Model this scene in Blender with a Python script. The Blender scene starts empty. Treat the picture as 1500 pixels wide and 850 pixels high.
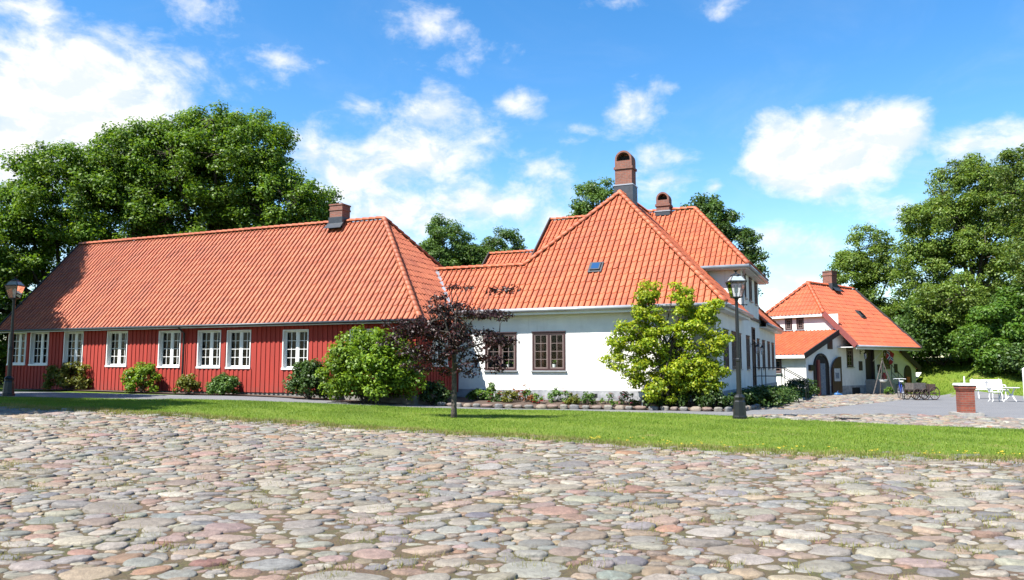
import bpy, bmesh, math, random
import numpy as np
from mathutils import Vector, Matrix

random.seed(7)
rng = np.random.default_rng(11)
scene = bpy.context.scene
COL = scene.collection
PI = math.pi

# ------------------------------------------------------------------ terrain
def S(a, b, t):
    t = np.clip((np.asarray(t, float) - a) / (b - a), 0, 1)
    return t * t * (3 - 2 * t)

def terr(x, y):
    x = np.asarray(x, float); y = np.asarray(y, float)
    zx = .17 + .4 * S(1, -12, x) + .08 * S(-12, -20, x) - .05 * S(8, 14, x)
    a = (x - 19.529) * .757 + (y - 44.615) * .653
    b = -(x - 21.87) * .653 + (y - 49.97) * .757
    toe = 8.1 + 11.0 * S(-4.4, .6, b)
    bumps = .2 * np.sin(x * .55 + y * .31) * np.cos(y * .47 - x * .2) * S(2, 6, a - toe)
    return S(4, 24, y) * zx - .31 * S(39, 51, y) * S(8, 17, x) + 2.8 * S(0, 11, a - toe) + bumps

def tz(x, y):
    return float(terr(x, y))

# ------------------------------------------------------------------ materials
def new_mat(name):
    m = bpy.data.materials.new(name); m.use_nodes = True
    nt = m.node_tree
    return m, nt, nt.nodes['Principled BSDF']

def N(nt, kind, **kw):
    n = nt.nodes.new(kind)
    for k, v in kw.items():
        if k in n.inputs.keys() and not hasattr(n, k): n.inputs[k].default_value = v
        else: setattr(n, k, v)
    return n

def mul(c, k): return tuple(x * k for x in c)
ALB, LEAF, WHITE = .60, .90, .80

def rgba(c): return (c[0], c[1], c[2], 1)

def mix_col(nt, fac, a, b, blend='MIX'):
    n = nt.nodes.new('ShaderNodeMix'); n.data_type = 'RGBA'; n.blend_type = blend
    L = nt.links
    for sock, v in ((n.inputs[0], fac), (n.inputs[6], a), (n.inputs[7], b)):
        if isinstance(v, (int, float)): sock.default_value = v
        elif isinstance(v, tuple): sock.default_value = rgba(v)
        else: L.new(v, sock)
    return n.outputs[2]

def ramp(nt, src, p0, p1, c0=(0, 0, 0), c1=(1, 1, 1)):
    r = nt.nodes.new('ShaderNodeValToRGB')
    r.color_ramp.elements[0].position = p0; r.color_ramp.elements[0].color = rgba(c0)
    r.color_ramp.elements[1].position = p1; r.color_ramp.elements[1].color = rgba(c1)
    nt.links.new(src, r.inputs[0]); return r.outputs[0]

def noise(nt, vec, scale, detail=4, rough=.55, dist=0):
    n = nt.nodes.new('ShaderNodeTexNoise')
    n.inputs['Scale'].default_value = scale; n.inputs['Detail'].default_value = detail
    n.inputs['Roughness'].default_value = rough; n.inputs['Distortion'].default_value = dist
    if vec is not None: nt.links.new(vec, n.inputs['Vector'])
    return n.outputs['Fac']

def coords(nt, kind='Object'):
    return nt.nodes.new('ShaderNodeTexCoord').outputs[kind]

def geopos(nt):
    return nt.nodes.new('ShaderNodeNewGeometry').outputs['Position']

def bump(nt, bsdf, h, strength=.4, dist=.02):
    b = nt.nodes.new('ShaderNodeBump'); b.inputs['Strength'].default_value = strength
    b.inputs['Distance'].default_value = dist
    nt.links.new(h, b.inputs['Height']); nt.links.new(b.outputs[0], bsdf.inputs['Normal'])

def simple(name, c, rough=.6, c2=None, scale=6, metal=0, bumpk=0, spec=.5, pos=True, bscale=None):
    m, nt, p = new_mat(name)
    p.inputs['Roughness'].default_value = rough; p.inputs['Metallic'].default_value = metal
    p.inputs['Specular IOR Level'].default_value = spec
    v = geopos(nt)
    if c2 is None: c2 = tuple(x * .75 for x in c)
    k_ = WHITE if 'white' in name and 'washed' not in name else ALB
    c = mul(c, k_); c2 = mul(c2, k_)
    f = ramp(nt, noise(nt, v, scale, 5), .35, .68)
    nt.links.new(mix_col(nt, f, c, c2), p.inputs['Base Color'])
    if bumpk: bump(nt, p, noise(nt, v, bscale or scale * 6, 5), bumpk, .02)
    return m

def tile_mat(name, c, c2, stain):
    m, nt, p = new_mat(name); L = nt.links; c = mul(c, .58); c2 = mul(c2, .58); stain = mul(stain, .50)
    at = N(nt, 'ShaderNodeAttribute', attribute_name='tuv')
    sc = N(nt, 'ShaderNodeVectorMath', operation='MULTIPLY'); sc.inputs[1].default_value = (1 / TILE_W, 1 / TILE_L, 0)
    L.new(at.outputs['Vector'], sc.inputs[0])
    fl = N(nt, 'ShaderNodeVectorMath', operation='FLOOR'); L.new(sc.outputs[0], fl.inputs[0])
    wn = N(nt, 'ShaderNodeTexWhiteNoise', noise_dimensions='2D'); L.new(fl.outputs[0], wn.inputs['Vector'])
    col = mix_col(nt, wn.outputs['Value'], c, c2)
    pos = geopos(nt)
    st = ramp(nt, noise(nt, pos, .9, 6, .65), .45, .8)
    k = N(nt, 'ShaderNodeMath', operation='MULTIPLY'); L.new(st, k.inputs[0]); k.inputs[1].default_value = .8
    col = mix_col(nt, k.outputs[0], col, mul(stain, .9))
    sp = ramp(nt, noise(nt, pos, 22, 4, .6), .56, .72)
    k2 = N(nt, 'ShaderNodeMath', operation='MULTIPLY'); L.new(sp, k2.inputs[0]); k2.inputs[1].default_value = .35
    col = mix_col(nt, k2.outputs[0], col, tuple(x * .55 for x in c))
    L.new(col, p.inputs['Base Color']); p.inputs['Roughness'].default_value = .62
    bump(nt, p, noise(nt, pos, 60, 4), .15, .01)
    return m

TILE_W, TILE_L = .24, .37

def brick_mat(name, c1, c2, mortar, bw=.25, bh=.077):
    m, nt, p = new_mat(name); L = nt.links; c1 = mul(c1, .52); c2 = mul(c2, .48); mortar = mul(mortar, .42)
    ob = coords(nt)
    sx = N(nt, 'ShaderNodeSeparateXYZ'); L.new(ob, sx.inputs[0])
    ad = N(nt, 'ShaderNodeMath', operation='ADD'); L.new(sx.outputs[0], ad.inputs[0]); L.new(sx.outputs[1], ad.inputs[1])
    cb = N(nt, 'ShaderNodeCombineXYZ'); L.new(ad.outputs[0], cb.inputs[0]); L.new(sx.outputs[2], cb.inputs[1])
    br = N(nt, 'ShaderNodeTexBrick'); L.new(cb.outputs[0], br.inputs['Vector'])
    br.inputs['Scale'].default_value = 1; br.inputs['Brick Width'].default_value = bw; br.inputs['Row Height'].default_value = bh
    br.inputs['Mortar Size'].default_value = .009; br.inputs['Color1'].default_value = rgba(c1)
    br.inputs['Color2'].default_value = rgba(c2); br.inputs['Mortar'].default_value = rgba(mortar); br.inputs['Bias'].default_value = -.1
    f = ramp(nt, noise(nt, geopos(nt), 9, 5), .45, .75)
    k = N(nt, 'ShaderNodeMath', operation='MULTIPLY'); L.new(f, k.inputs[0]); k.inputs[1].default_value = .5
    L.new(mix_col(nt, k.outputs[0], br.outputs['Color'], tuple(x * .4 for x in c1)), p.inputs['Base Color'])
    p.inputs['Roughness'].default_value = .85
    bump(nt, p, br.outputs['Fac'], -.5, .01)
    return m

def leaf_mat(name, a, b, c, trans=.35, rough=.5):
    m, nt, p = new_mat(name); L = nt.links; a = mul(a, LEAF); b = mul(b, LEAF); c = mul(c, LEAF)
    g = nt.nodes.new('ShaderNodeNewGeometry')
    r = nt.nodes.new('ShaderNodeValToRGB'); L.new(g.outputs['Random Per Island'], r.inputs[0])
    e = r.color_ramp.elements; e[0].color = rgba(a); e[1].color = rgba(c)
    mid = e.new(.55); mid.color = rgba(b)
    big = ramp(nt, noise(nt, g.outputs['Position'], .55, 3), .35, .7, (.8, .8, .8), (1.2, 1.2, 1.15))
    col = mix_col(nt, 1.0, r.outputs[0], big, 'MULTIPLY')
    L.new(col, p.inputs['Base Color']); p.inputs['Roughness'].default_value = rough
    p.inputs['Specular IOR Level'].default_value = .35
    t = nt.nodes.new('ShaderNodeBsdfTranslucent')
    L.new(mix_col(nt, 1.0, col, (1.25, 1.2, .55), 'MULTIPLY'), t.inputs['Color'])
    mx = nt.nodes.new('ShaderNodeMixShader'); mx.inputs[0].default_value = trans
    L.new(p.outputs[0], mx.inputs[1]); L.new(t.outputs[0], mx.inputs[2])
    L.new(mx.outputs[0], nt.nodes['Material Output'].inputs[0])
    return m

def glass_mat(name, tint=(.9, .95, .93), base=.0):
    m, nt, p = new_mat(name); L = nt.links
    nt.nodes.remove(p)
    fr = N(nt, 'ShaderNodeFresnel'); fr.inputs['IOR'].default_value = 1.28 if base < .1 else 1.5
    ad = N(nt, 'ShaderNodeMath', operation='ADD'); L.new(fr.outputs[0], ad.inputs[0]); ad.inputs[1].default_value = base
    tr = N(nt, 'ShaderNodeBsdfTransparent'); tr.inputs[0].default_value = rgba(tint)
    gl = N(nt, 'ShaderNodeBsdfGlossy'); gl.inputs['Roughness'].default_value = .02
    nz = noise(nt, geopos(nt), 1.6, 2)
    b = nt.nodes.new('ShaderNodeBump'); b.inputs['Strength'].default_value = .08; b.inputs['Distance'].default_value = .05
    L.new(nz, b.inputs['Height']); L.new(b.outputs[0], gl.inputs['Normal'])
    mx = N(nt, 'ShaderNodeMixShader'); L.new(ad.outputs[0], mx.inputs[0]); L.new(tr.outputs[0], mx.inputs[1]); L.new(gl.outputs[0], mx.inputs[2])
    L.new(mx.outputs[0], nt.nodes['Material Output'].inputs[0])
    return m

MT = {}
MT['tile_red'] = tile_mat('clay_tiles_weathered', (.46, .108, .042), (.57, .165, .07), (.34, .085, .045))
MT['tile_white'] = tile_mat('clay_tiles_orange', (.52, .112, .038), (.62, .165, .062), (.40, .095, .045))
MT['tile_barn'] = tile_mat('clay_tiles_bright', (.54, .10, .03), (.63, .135, .042), (.45, .09, .035))
def board_mat():
    m, nt, p = new_mat('falu_red_boards'); L = nt.links; v = geopos(nt)
    mp = N(nt, 'ShaderNodeMapping'); mp.inputs['Scale'].default_value = (4.2, 4.2, .22); L.new(v, mp.inputs[0])
    a = ramp(nt, noise(nt, mp.outputs[0], 1, 5, .65), .32, .7)
    c = mix_col(nt, a, (.30, .022, .0115), (.20, .018, .011))
    g = N(nt, 'ShaderNodeMapping'); g.inputs['Scale'].default_value = (60, 60, 2.5); L.new(v, g.inputs[0])
    gr = noise(nt, g.outputs[0], 1, 4, .6)
    c = mix_col(nt, ramp(nt, gr, .58, .8), c, (.12, .014, .010))
    sz = N(nt, 'ShaderNodeSeparateXYZ'); L.new(v, sz.inputs[0])
    lo = N(nt, 'ShaderNodeMapRange'); lo.inputs[1].default_value = 1.25; lo.inputs[2].default_value = .6; L.new(sz.outputs[2], lo.inputs[0])
    k = N(nt, 'ShaderNodeMath', operation='MULTIPLY'); L.new(lo.outputs[0], k.inputs[0]); L.new(ramp(nt, noise(nt, v, 5, 5, .7), .4, .7), k.inputs[1])
    c = mix_col(nt, k.outputs[0], c, (.17, .035, .025))
    L.new(c, p.inputs['Base Color']); p.inputs['Roughness'].default_value = .8
    bump(nt, p, gr, .25, .01)
    return m
MT['red_board'] = board_mat() if True else simple('falu_red_boards', (.47, .036, .019), .75, (.37, .03, .017), 3, bumpk=.15, bscale=40)
def plaster_mat():
    m, nt, p = new_mat('white_plaster'); L = nt.links; v = geopos(nt)
    c = mix_col(nt, ramp(nt, noise(nt, v, 1.4, 6, .65), .35, .7), (.66, .65, .62), (.56, .555, .54))
    mp = N(nt, 'ShaderNodeMapping'); mp.inputs['Scale'].default_value = (5, 5, .5); L.new(v, mp.inputs[0])
    st = ramp(nt, noise(nt, mp.outputs[0], 1, 6, .7), .56, .8)
    k = N(nt, 'ShaderNodeMath', operation='MULTIPLY'); L.new(st, k.inputs[0]); k.inputs[1].default_value = .55
    c = mix_col(nt, k.outputs[0], c, (.36, .35, .33))
    sz = N(nt, 'ShaderNodeSeparateXYZ'); L.new(v, sz.inputs[0])
    lo = N(nt, 'ShaderNodeMapRange'); lo.inputs[1].default_value = 1.2; lo.inputs[2].default_value = .3; L.new(sz.outputs[2], lo.inputs[0])
    dm = N(nt, 'ShaderNodeMath', operation='MULTIPLY'); L.new(lo.outputs[0], dm.inputs[0]); L.new(ramp(nt, noise(nt, v, 3.5, 6, .7), .42, .66), dm.inputs[1])
    k = N(nt, 'ShaderNodeMath', operation='MULTIPLY'); L.new(dm.outputs[0], k.inputs[0]); k.inputs[1].default_value = .4
    L.new(mix_col(nt, k.outputs[0], c, (.30, .29, .28)), p.inputs['Base Color'])
    p.inputs['Roughness'].default_value = .92; bump(nt, p, noise(nt, v, 7, 6, .6), .5, .03)
    return m
MT['plaster'] = plaster_mat()
MT['plinth'] = simple('whitewashed_stone', (.50, .51, .53), .9, (.24, .25, .28), 3.2, bumpk=.8, bscale=7)
MT['foundation'] = simple('grey_foundation_stone', (.30, .29, .27), .9, (.16, .15, .14), 4, bumpk=.8, bscale=9)
MT['white_paint'] = simple('white_paint', (.80, .80, .79), .45, (.72, .72, .71), 3)
MT['gutter'] = simple('pale_gutter_metal', (.55, .58, .62), .35, (.42, .44, .48), 2, metal=.3)
MT['brown_paint'] = simple('dark_red_brown_paint', (.06, .018, .017), .5, (.045, .014, .013), 5)
MT['brown_light'] = simple('weathered_brown_paint', (.26, .19, .17), .55, (.2, .14, .13), 8)
MT['dark_wood'] = simple('dark_tarred_wood', (.045, .03, .028), .7, (.03, .02, .02), 6, bumpk=.2)
MT['barge'] = simple('barn_red_paint', (.30, .07, .06), .6, (.24, .055, .05), 5)
MT['black'] = simple('black_iron', (.012, .014, .015), .4, (.018, .02, .021), 8, metal=.2)
MT['lead'] = simple('dark_lead', (.075, .085, .10), .45, (.055, .06, .07), 5, metal=.4)
MT['glass'] = glass_mat('window_glass')
MT['lamp_glass'] = glass_mat('lamp_glass', (.8, .83, .85), .14)
MT['lamp_roof_glass'] = simple('frosted_roof_pane', (.45, .52, .56), .25, (.38, .44, .48), 9)
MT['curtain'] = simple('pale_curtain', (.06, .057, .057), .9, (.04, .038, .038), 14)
MT['curtain_red'] = simple('red_curtain', (.07, .014, .010), .9, None, 14)
MT['room_grey'] = simple('dim_grey_room', (.025, .025, .028), .9)  # indoor dimness is put into the colour, here and in the brown one
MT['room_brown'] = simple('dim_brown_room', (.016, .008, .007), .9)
MT['dark'] = simple('dark_interior', (.02, .018, .018), .9)  # near-black colour stands in for the unlit depth of openings
MT['brick'] = brick_mat('chimney_brick', (.36, .12, .075), (.27, .10, .07), (.33, .25, .21))
MT['brick_pillar'] = brick_mat('pillar_brick', (.42, .09, .045), (.27, .06, .04), (.33, .22, .17), .23, .075)
MT['concrete'] = simple('pale_concrete', (.45, .43, .39), .9, (.33, .31, .28), 5, bumpk=.4)
MT['bark'] = simple('grey_brown_bark', (.10, .075, .055), .95, (.05, .04, .03), 9, bumpk=.8, bscale=20)
MT['bark_grey'] = simple('lichen_grey_bark', (.15, .12, .10), .95, (.045, .038, .03), 12, bumpk=.8, bscale=22)
MT['wood_grey'] = simple('weathered_grey_wood', (.16, .14, .13), .85, (.08, .07, .065), 10, bumpk=.4)
MT['iron_rust'] = simple('rusty_iron', (.085, .05, .04), .8, (.04, .025, .022), 14)
MT['white_metal'] = simple('white_enamel', (.80, .80, .80), .4, (.74, .74, .75), 4)
MT['red_fab'] = simple('red_cloth', (.45, .022, .025), .8, (.36, .018, .022), 8)
MT['white_fab'] = simple('white_cloth', (.75, .75, .75), .85, None, 8)
MT['blue_fab'] = simple('navy_cloth', (.02, .03, .13), .85, None, 8)
MT['blue_paint'] = simple('blue_paint', (.03, .07, .38), .4)
MT['red_paint'] = simple('red_paint', (.5, .035, .025), .5, (.4, .03, .02), 6)
MT['blue_bag'] = simple('blue_plastic', (.06, .2, .5), .35)
MT['paper'] = simple('paper', (.68, .70, .72), .8)
MT['print_blue'] = simple('printed_blue_grey', (.12, .17, .26), .8, (.3, .33, .36), 9)
MT['terracotta'] = simple('terracotta', (.40, .17, .09), .85)
MT['rubber'] = simple('black_rubber', (.02, .02, .02), .8)
MT['soil'] = simple('brown_bed_soil', (.13, .085, .06), .95, (.08, .05, .035), 7, bumpk=1, bscale=26)
MT['flower_red'] = simple('red_petals', (.55, .02, .04), .7, (.7, .05, .1), 20)
MT['flower_pink'] = simple('pink_petals', (.75, .12, .26), .7, (.8, .3, .4), 20)
MT['flower_pale'] = simple('pale_pink_petals', (.75, .45, .48), .7, (.75, .6, .6), 20)
MT['flower_white'] = simple('white_petals', (.75, .74, .68), .7)
MT['flower_yellow'] = simple('yellow_petals', (.75, .55, .03), .7)
MT['rust_leaf'] = leaf_mat('rust_leaves', (.16, .05, .02), (.22, .08, .03), (.25, .12, .04), .3)
MT['leaf_maple'] = leaf_mat('maple_leaves', (.06, .135, .015), (.105, .20, .021), (.17, .26, .03), .44)
MT['leaf_far'] = leaf_mat('far_tree_leaves', (.06, .125, .025), (.09, .17, .038), (.13, .21, .05), .4)
MT['leaf_far2'] = leaf_mat('far_dark_leaves', (.04, .09, .018), (.062, .125, .025), (.10, .16, .035), .36)
MT['leaf_ash'] = leaf_mat('ash_leaves', (.085, .155, .022), (.135, .215, .034), (.21, .275, .06), .42)
MT['leaf_ash2'] = leaf_mat('olive_leaves', (.06, .12, .018), (.105, .175, .03), (.18, .22, .05), .4)
MT['leaf_under'] = leaf_mat('undergrowth_leaves', (.05, .12, .012), (.085, .18, .02), (.14, .23, .03), .4)
MT['leaf_yellow'] = leaf_mat('yellow_green_leaves', (.13, .23, .014), (.27, .365, .022), (.46, .48, .035), .5)
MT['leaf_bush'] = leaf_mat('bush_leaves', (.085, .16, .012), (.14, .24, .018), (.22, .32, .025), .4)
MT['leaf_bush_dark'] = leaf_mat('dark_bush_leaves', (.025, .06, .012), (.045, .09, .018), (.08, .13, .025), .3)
MT['leaf_bush_olive'] = leaf_mat('olive_bush_leaves', (.09, .11, .015), (.14, .16, .02), (.20, .19, .03), .36)
MT['leaf_pine'] = leaf_mat('dwarf_pine_leaves', (.05, .11, .02), (.08, .16, .03), (.12, .2, .04), .25)
MT['leaf_rose'] = leaf_mat('rose_leaves', (.05, .12, .02), (.10, .19, .03), (.17, .27, .04), .36)
MT['leaf_purple'] = leaf_mat('purple_beech_leaves', (.010, .005, .006), (.022, .008, .009), (.06, .016, .014), .18, .45)
MT['grass_blade'] = leaf_mat('grass_blades', (.085, .175, .011), (.135, .232, .016), (.225, .30, .034), .35, .6)
MT['grass_dry'] = leaf_mat('dry_grass_blades', (.16, .17, .05), (.24, .23, .07), (.3, .27, .1), .4, .6)

def lawn_mat():
    m, nt, p = new_mat('lawn_turf'); L = nt.links; v = geopos(nt)
    a = ramp(nt, noise(nt, v, .55, 5, .6), .35, .7)
    b = ramp(nt, noise(nt, v, 14, 5, .7), .3, .7)
    c = mix_col(nt, a, (.095, .15, .013), (.15, .175, .022))
    c = mix_col(nt, b, c, (.07, .11, .012))
    w_ = ramp(nt, noise(nt, v, .8, 6, .7, .6), .60, .72)
    L.new(mix_col(nt, w_, c, (.19, .155, .06)), p.inputs['Base Color'])
    p.inputs['Roughness'].default_value = .9; p.inputs['Specular IOR Level'].default_value = .2
    bump(nt, p, noise(nt, v, 40, 5), .6, .03)
    return m

def asphalt_mat():
    m, nt, p = new_mat('pale_asphalt'); L = nt.links; v = geopos(nt)
    a = ramp(nt, noise(nt, v, .6, 5, .65), .35, .7)
    sp = ramp(nt, noise(nt, v, 70, 3, .7), .45, .62)
    c = mix_col(nt, a, (.125, .126, .132), (.165, .163, .165))
    L.new(mix_col(nt, sp, c, (.085, .085, .09)), p.inputs['Base Color'])
    p.inputs['Roughness'].default_value = .85
    bump(nt, p, noise(nt, v, 90, 4), .5, .01)
    return m

def soil_mat():
    m, nt, p = new_mat('joint_soil'); L = nt.links; v = geopos(nt)
    a = ramp(nt, noise(nt, v, 1.1, 6, .7), .42, .62)
    b = ramp(nt, noise(nt, v, 45, 5, .7), .38, .66)
    c = mix_col(nt, a, (.115, .068, .036), (.07, .075, .016))
    L.new(mix_col(nt, b, c, (.05, .034, .022)), p.inputs['Base Color'])
    p.inputs['Roughness'].default_value = .95
    bump(nt, p, noise(nt, v, 60, 6, .7), 1, .02)
    return m

def cobble_mat():
    m, nt, p = new_mat('fieldstone'); L = nt.links; v = geopos(nt)
    at = N(nt, 'ShaderNodeAttribute', attribute_name='scol')
    n1 = ramp(nt, noise(nt, v, 13, 8, .75, .5), .32, .70, (.55, .53, .50), (1.2, 1.2, 1.19))
    c = mix_col(nt, 1.0, at.outputs['Color'], n1, 'MULTIPLY')
    sp = ramp(nt, noise(nt, v, 85, 3, .7), .55, .7)
    k = N(nt, 'ShaderNodeMath', operation='MULTIPLY'); L.new(sp, k.inputs[0]); k.inputs[1].default_value = .6
    c = mix_col(nt, k.outputs[0], c, (.065, .06, .055))
    d = ramp(nt, noise(nt, v, 3.2, 5, .65), .55, .75)
    k = N(nt, 'ShaderNodeMath', operation='MULTIPLY'); L.new(d, k.inputs[0]); k.inputs[1].default_value = .35
    c = mix_col(nt, k.outputs[0], c, (.12, .095, .06))
    L.new(c, p.inputs['Base Color']); p.inputs['Roughness'].default_value = .72
    bump(nt, p, noise(nt, v, 26, 8, .7), .9, .02)
    return m

MT['lawn'] = lawn_mat(); MT['asphalt'] = asphalt_mat(); MT['joint_soil'] = soil_mat(); MT['cobble'] = cobble_mat()

# ------------------------------------------------------------------ object helpers
def tag(o, label=None, cat=None, group=None, kind=None):
    if label: o['label'] = label
    if cat: o['category'] = cat
    if group: o['group'] = group
    if kind: o['kind'] = kind
    return o

def thing(name, label, cat, loc=(0, 0, 0), rz=0, group=None):
    o = bpy.data.objects.new(name, None); COL.objects.link(o)
    o.location = loc; o.rotation_euler = (0, 0, rz); o.empty_display_size = .2
    return tag(o, label, cat, group)

def link(name, me, mat, parent=None, loc=(0, 0, 0), rz=0):
    o = bpy.data.objects.new(name, me); COL.objects.link(o)
    if mat is not None and len(me.materials) == 0:
        for mm in (mat if isinstance(mat, (list, tuple)) else [mat]): me.materials.append(mm)
    o.parent = parent; o.location = loc; o.rotation_euler = (0, 0, rz)
    return o

def copy_tree(o, parent=None):
    c = o.copy(); COL.objects.link(c); c.parent = parent
    for ch in list(o.children): copy_tree(ch, c)
    return c

def fast_mesh(name, V, F, smooth=False, attrs=None):
    V = np.ascontiguousarray(V, np.float32); F = np.ascontiguousarray(F, np.int32)
    me = bpy.data.meshes.new(name)
    k = F.shape[1]
    me.vertices.add(len(V)); me.vertices.foreach_set('co', V.ravel())
    me.loops.add(F.size); me.loops.foreach_set('vertex_index', F.ravel())
    me.polygons.add(len(F)); me.polygons.foreach_set('loop_start', np.arange(len(F), dtype=np.int32) * k)
    if smooth: me.polygons.foreach_set('use_smooth', np.ones(len(F), bool))
    if attrs:
        for nm, (tp, arr) in attrs.items():
            a = me.attributes.new(nm, tp, 'POINT')
            a.data.foreach_set('color' if tp == 'FLOAT_COLOR' else 'vector', np.ascontiguousarray(arr, np.float32).ravel())
    me.update(calc_edges=True); me.validate()
    return me

class MB:
    """collects polygons of one mesh"""
    def __init__(s): s.v = []; s.f = []; s.mi = []; s.m = 0
    def poly(s, pts):
        i = len(s.v); s.v += [tuple(p) for p in pts]; s.f.append(tuple(range(i, i + len(pts)))); s.mi.append(s.m)
    def box(s, x0, x1, y0, y1, z0, z1):
        i = len(s.v)
        s.v += [(x0, y0, z0), (x1, y0, z0), (x1, y1, z0), (x0, y1, z0), (x0, y0, z1), (x1, y0, z1), (x1, y1, z1), (x0, y1, z1)]
        for f in ((0, 3, 2, 1), (4, 5, 6, 7), (0, 1, 5, 4), (1, 2, 6, 5), (2, 3, 7, 6), (3, 0, 4, 7)):
            s.f.append(tuple(i + k for k in f)); s.mi.append(s.m)
    def bar(s, p, q, w, h, up=(0, 0, 1)):
        """rectangular bar from p to q"""
        p = Vector(p); q = Vector(q); d = (q - p).normalized(); up = Vector(up)
        if abs(d.dot(up)) > .98: up = Vector((0, 1, 0))
        a = d.cross(up).normalized(); b = a.cross(d).normalized()
        i = len(s.v)
        for c in (p, q):
            for sa, sb in ((-1, -1), (1, -1), (1, 1), (-1, 1)):
                s.v.append(tuple(c + a * (sa * w / 2) + b * (sb * h / 2)))
        for f in ((0, 1, 2, 3), (7, 6, 5, 4), (0, 4, 5, 1), (1, 5, 6, 2), (2, 6, 7, 3), (3, 7, 4, 0)):
            s.f.append(tuple(i + k for k in f)); s.mi.append(s.m)
    def tube(s, pts, r, n=8, caps=True):
        pts = [Vector(p) for p in pts]; R = r if isinstance(r, (list, tuple)) else [r] * len(pts)
        base = len(s.v); ref = None
        for k, p in enumerate(pts):
            d = (pts[min(k + 1, len(pts) - 1)] - pts[max(k - 1, 0)]).normalized()
            if ref is None:
                ref = Vector((1, 0, 0)) if abs(d.x) < .8 else Vector((0, 1, 0))
            a = (ref - d * ref.dot(d)).normalized(); ref = a; b = d.cross(a)
            for j in range(n):
                t = 2 * PI * j / n
                s.v.append(tuple(p + (a * math.cos(t) + b * math.sin(t)) * R[k]))
        for k in range(len(pts) - 1):
            for j in range(n):
                j2 = (j + 1) % n
                s.f.append((base + k * n + j, base + k * n + j2, base + (k + 1) * n + j2, base + (k + 1) * n + j)); s.mi.append(s.m)
        if caps:
            s.f.append(tuple(base + j for j in range(n - 1, -1, -1))); s.mi.append(s.m)
            s.f.append(tuple(base + (len(pts) - 1) * n + j for j in range(n))); s.mi.append(s.m)
    def lathe(s, prof, n=16, c=(0, 0, 0), phase=0):
        base = len(s.v)
        for r, z in prof:
            for j in range(n):
                t = 2 * PI * j / n + phase
                s.v.append((c[0] + r * math.cos(t), c[1] + r * math.sin(t), c[2] + z))
        for k in range(len(prof) - 1):
            for j in range(n):
                j2 = (j + 1) % n
                s.f.append((base + k * n + j, base + k * n + j2, base + (k + 1) * n + j2, base + (k + 1) * n + j)); s.mi.append(s.m)
        s.f.append(tuple(base + j for j in range(n - 1, -1, -1))); s.mi.append(s.m)
        s.f.append(tuple(base + (len(prof) - 1) * n + j for j in range(n))); s.mi.append(s.m)
    def prism(s, pts2, y0, y1, axis='y'):
        """outline in (x,z) extruded along y (or (y,z) along x)"""
        n = len(pts2); i = len(s.v)
        for y in (y0, y1):
            for a, z in pts2: s.v.append((a, y, z) if axis == 'y' else (y, a, z))
        s.f.append(tuple(range(i, i + n))); s.f.append(tuple(range(i + 2 * n - 1, i + n - 1, -1))); s.mi += [s.m] * 2
        for k in range(n):
            k2 = (k + 1) % n
            s.f.append((i + k, i + n + k, i + n + k2, i + k2)); s.mi.append(s.m)
    def mesh(s, name, smooth=False, bevel=0):
        me = bpy.data.meshes.new(name); me.from_pydata(s.v, [], s.f)
        if any(s.mi): me.polygons.foreach_set('material_index', s.mi)
        bm = bmesh.new(); bm.from_mesh(me)
        bmesh.ops.recalc_face_normals(bm, faces=bm.faces)
        bm.to_mesh(me); bm.free()
        if smooth: me.polygons.foreach_set('use_smooth', [True] * len(me.polygons))
        me.update(); return me
    def build(s, name, mat, parent=None, loc=(0, 0, 0), rz=0, smooth=False):
        return link(name, s.mesh(name, smooth), mat, parent, loc, rz)

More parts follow.
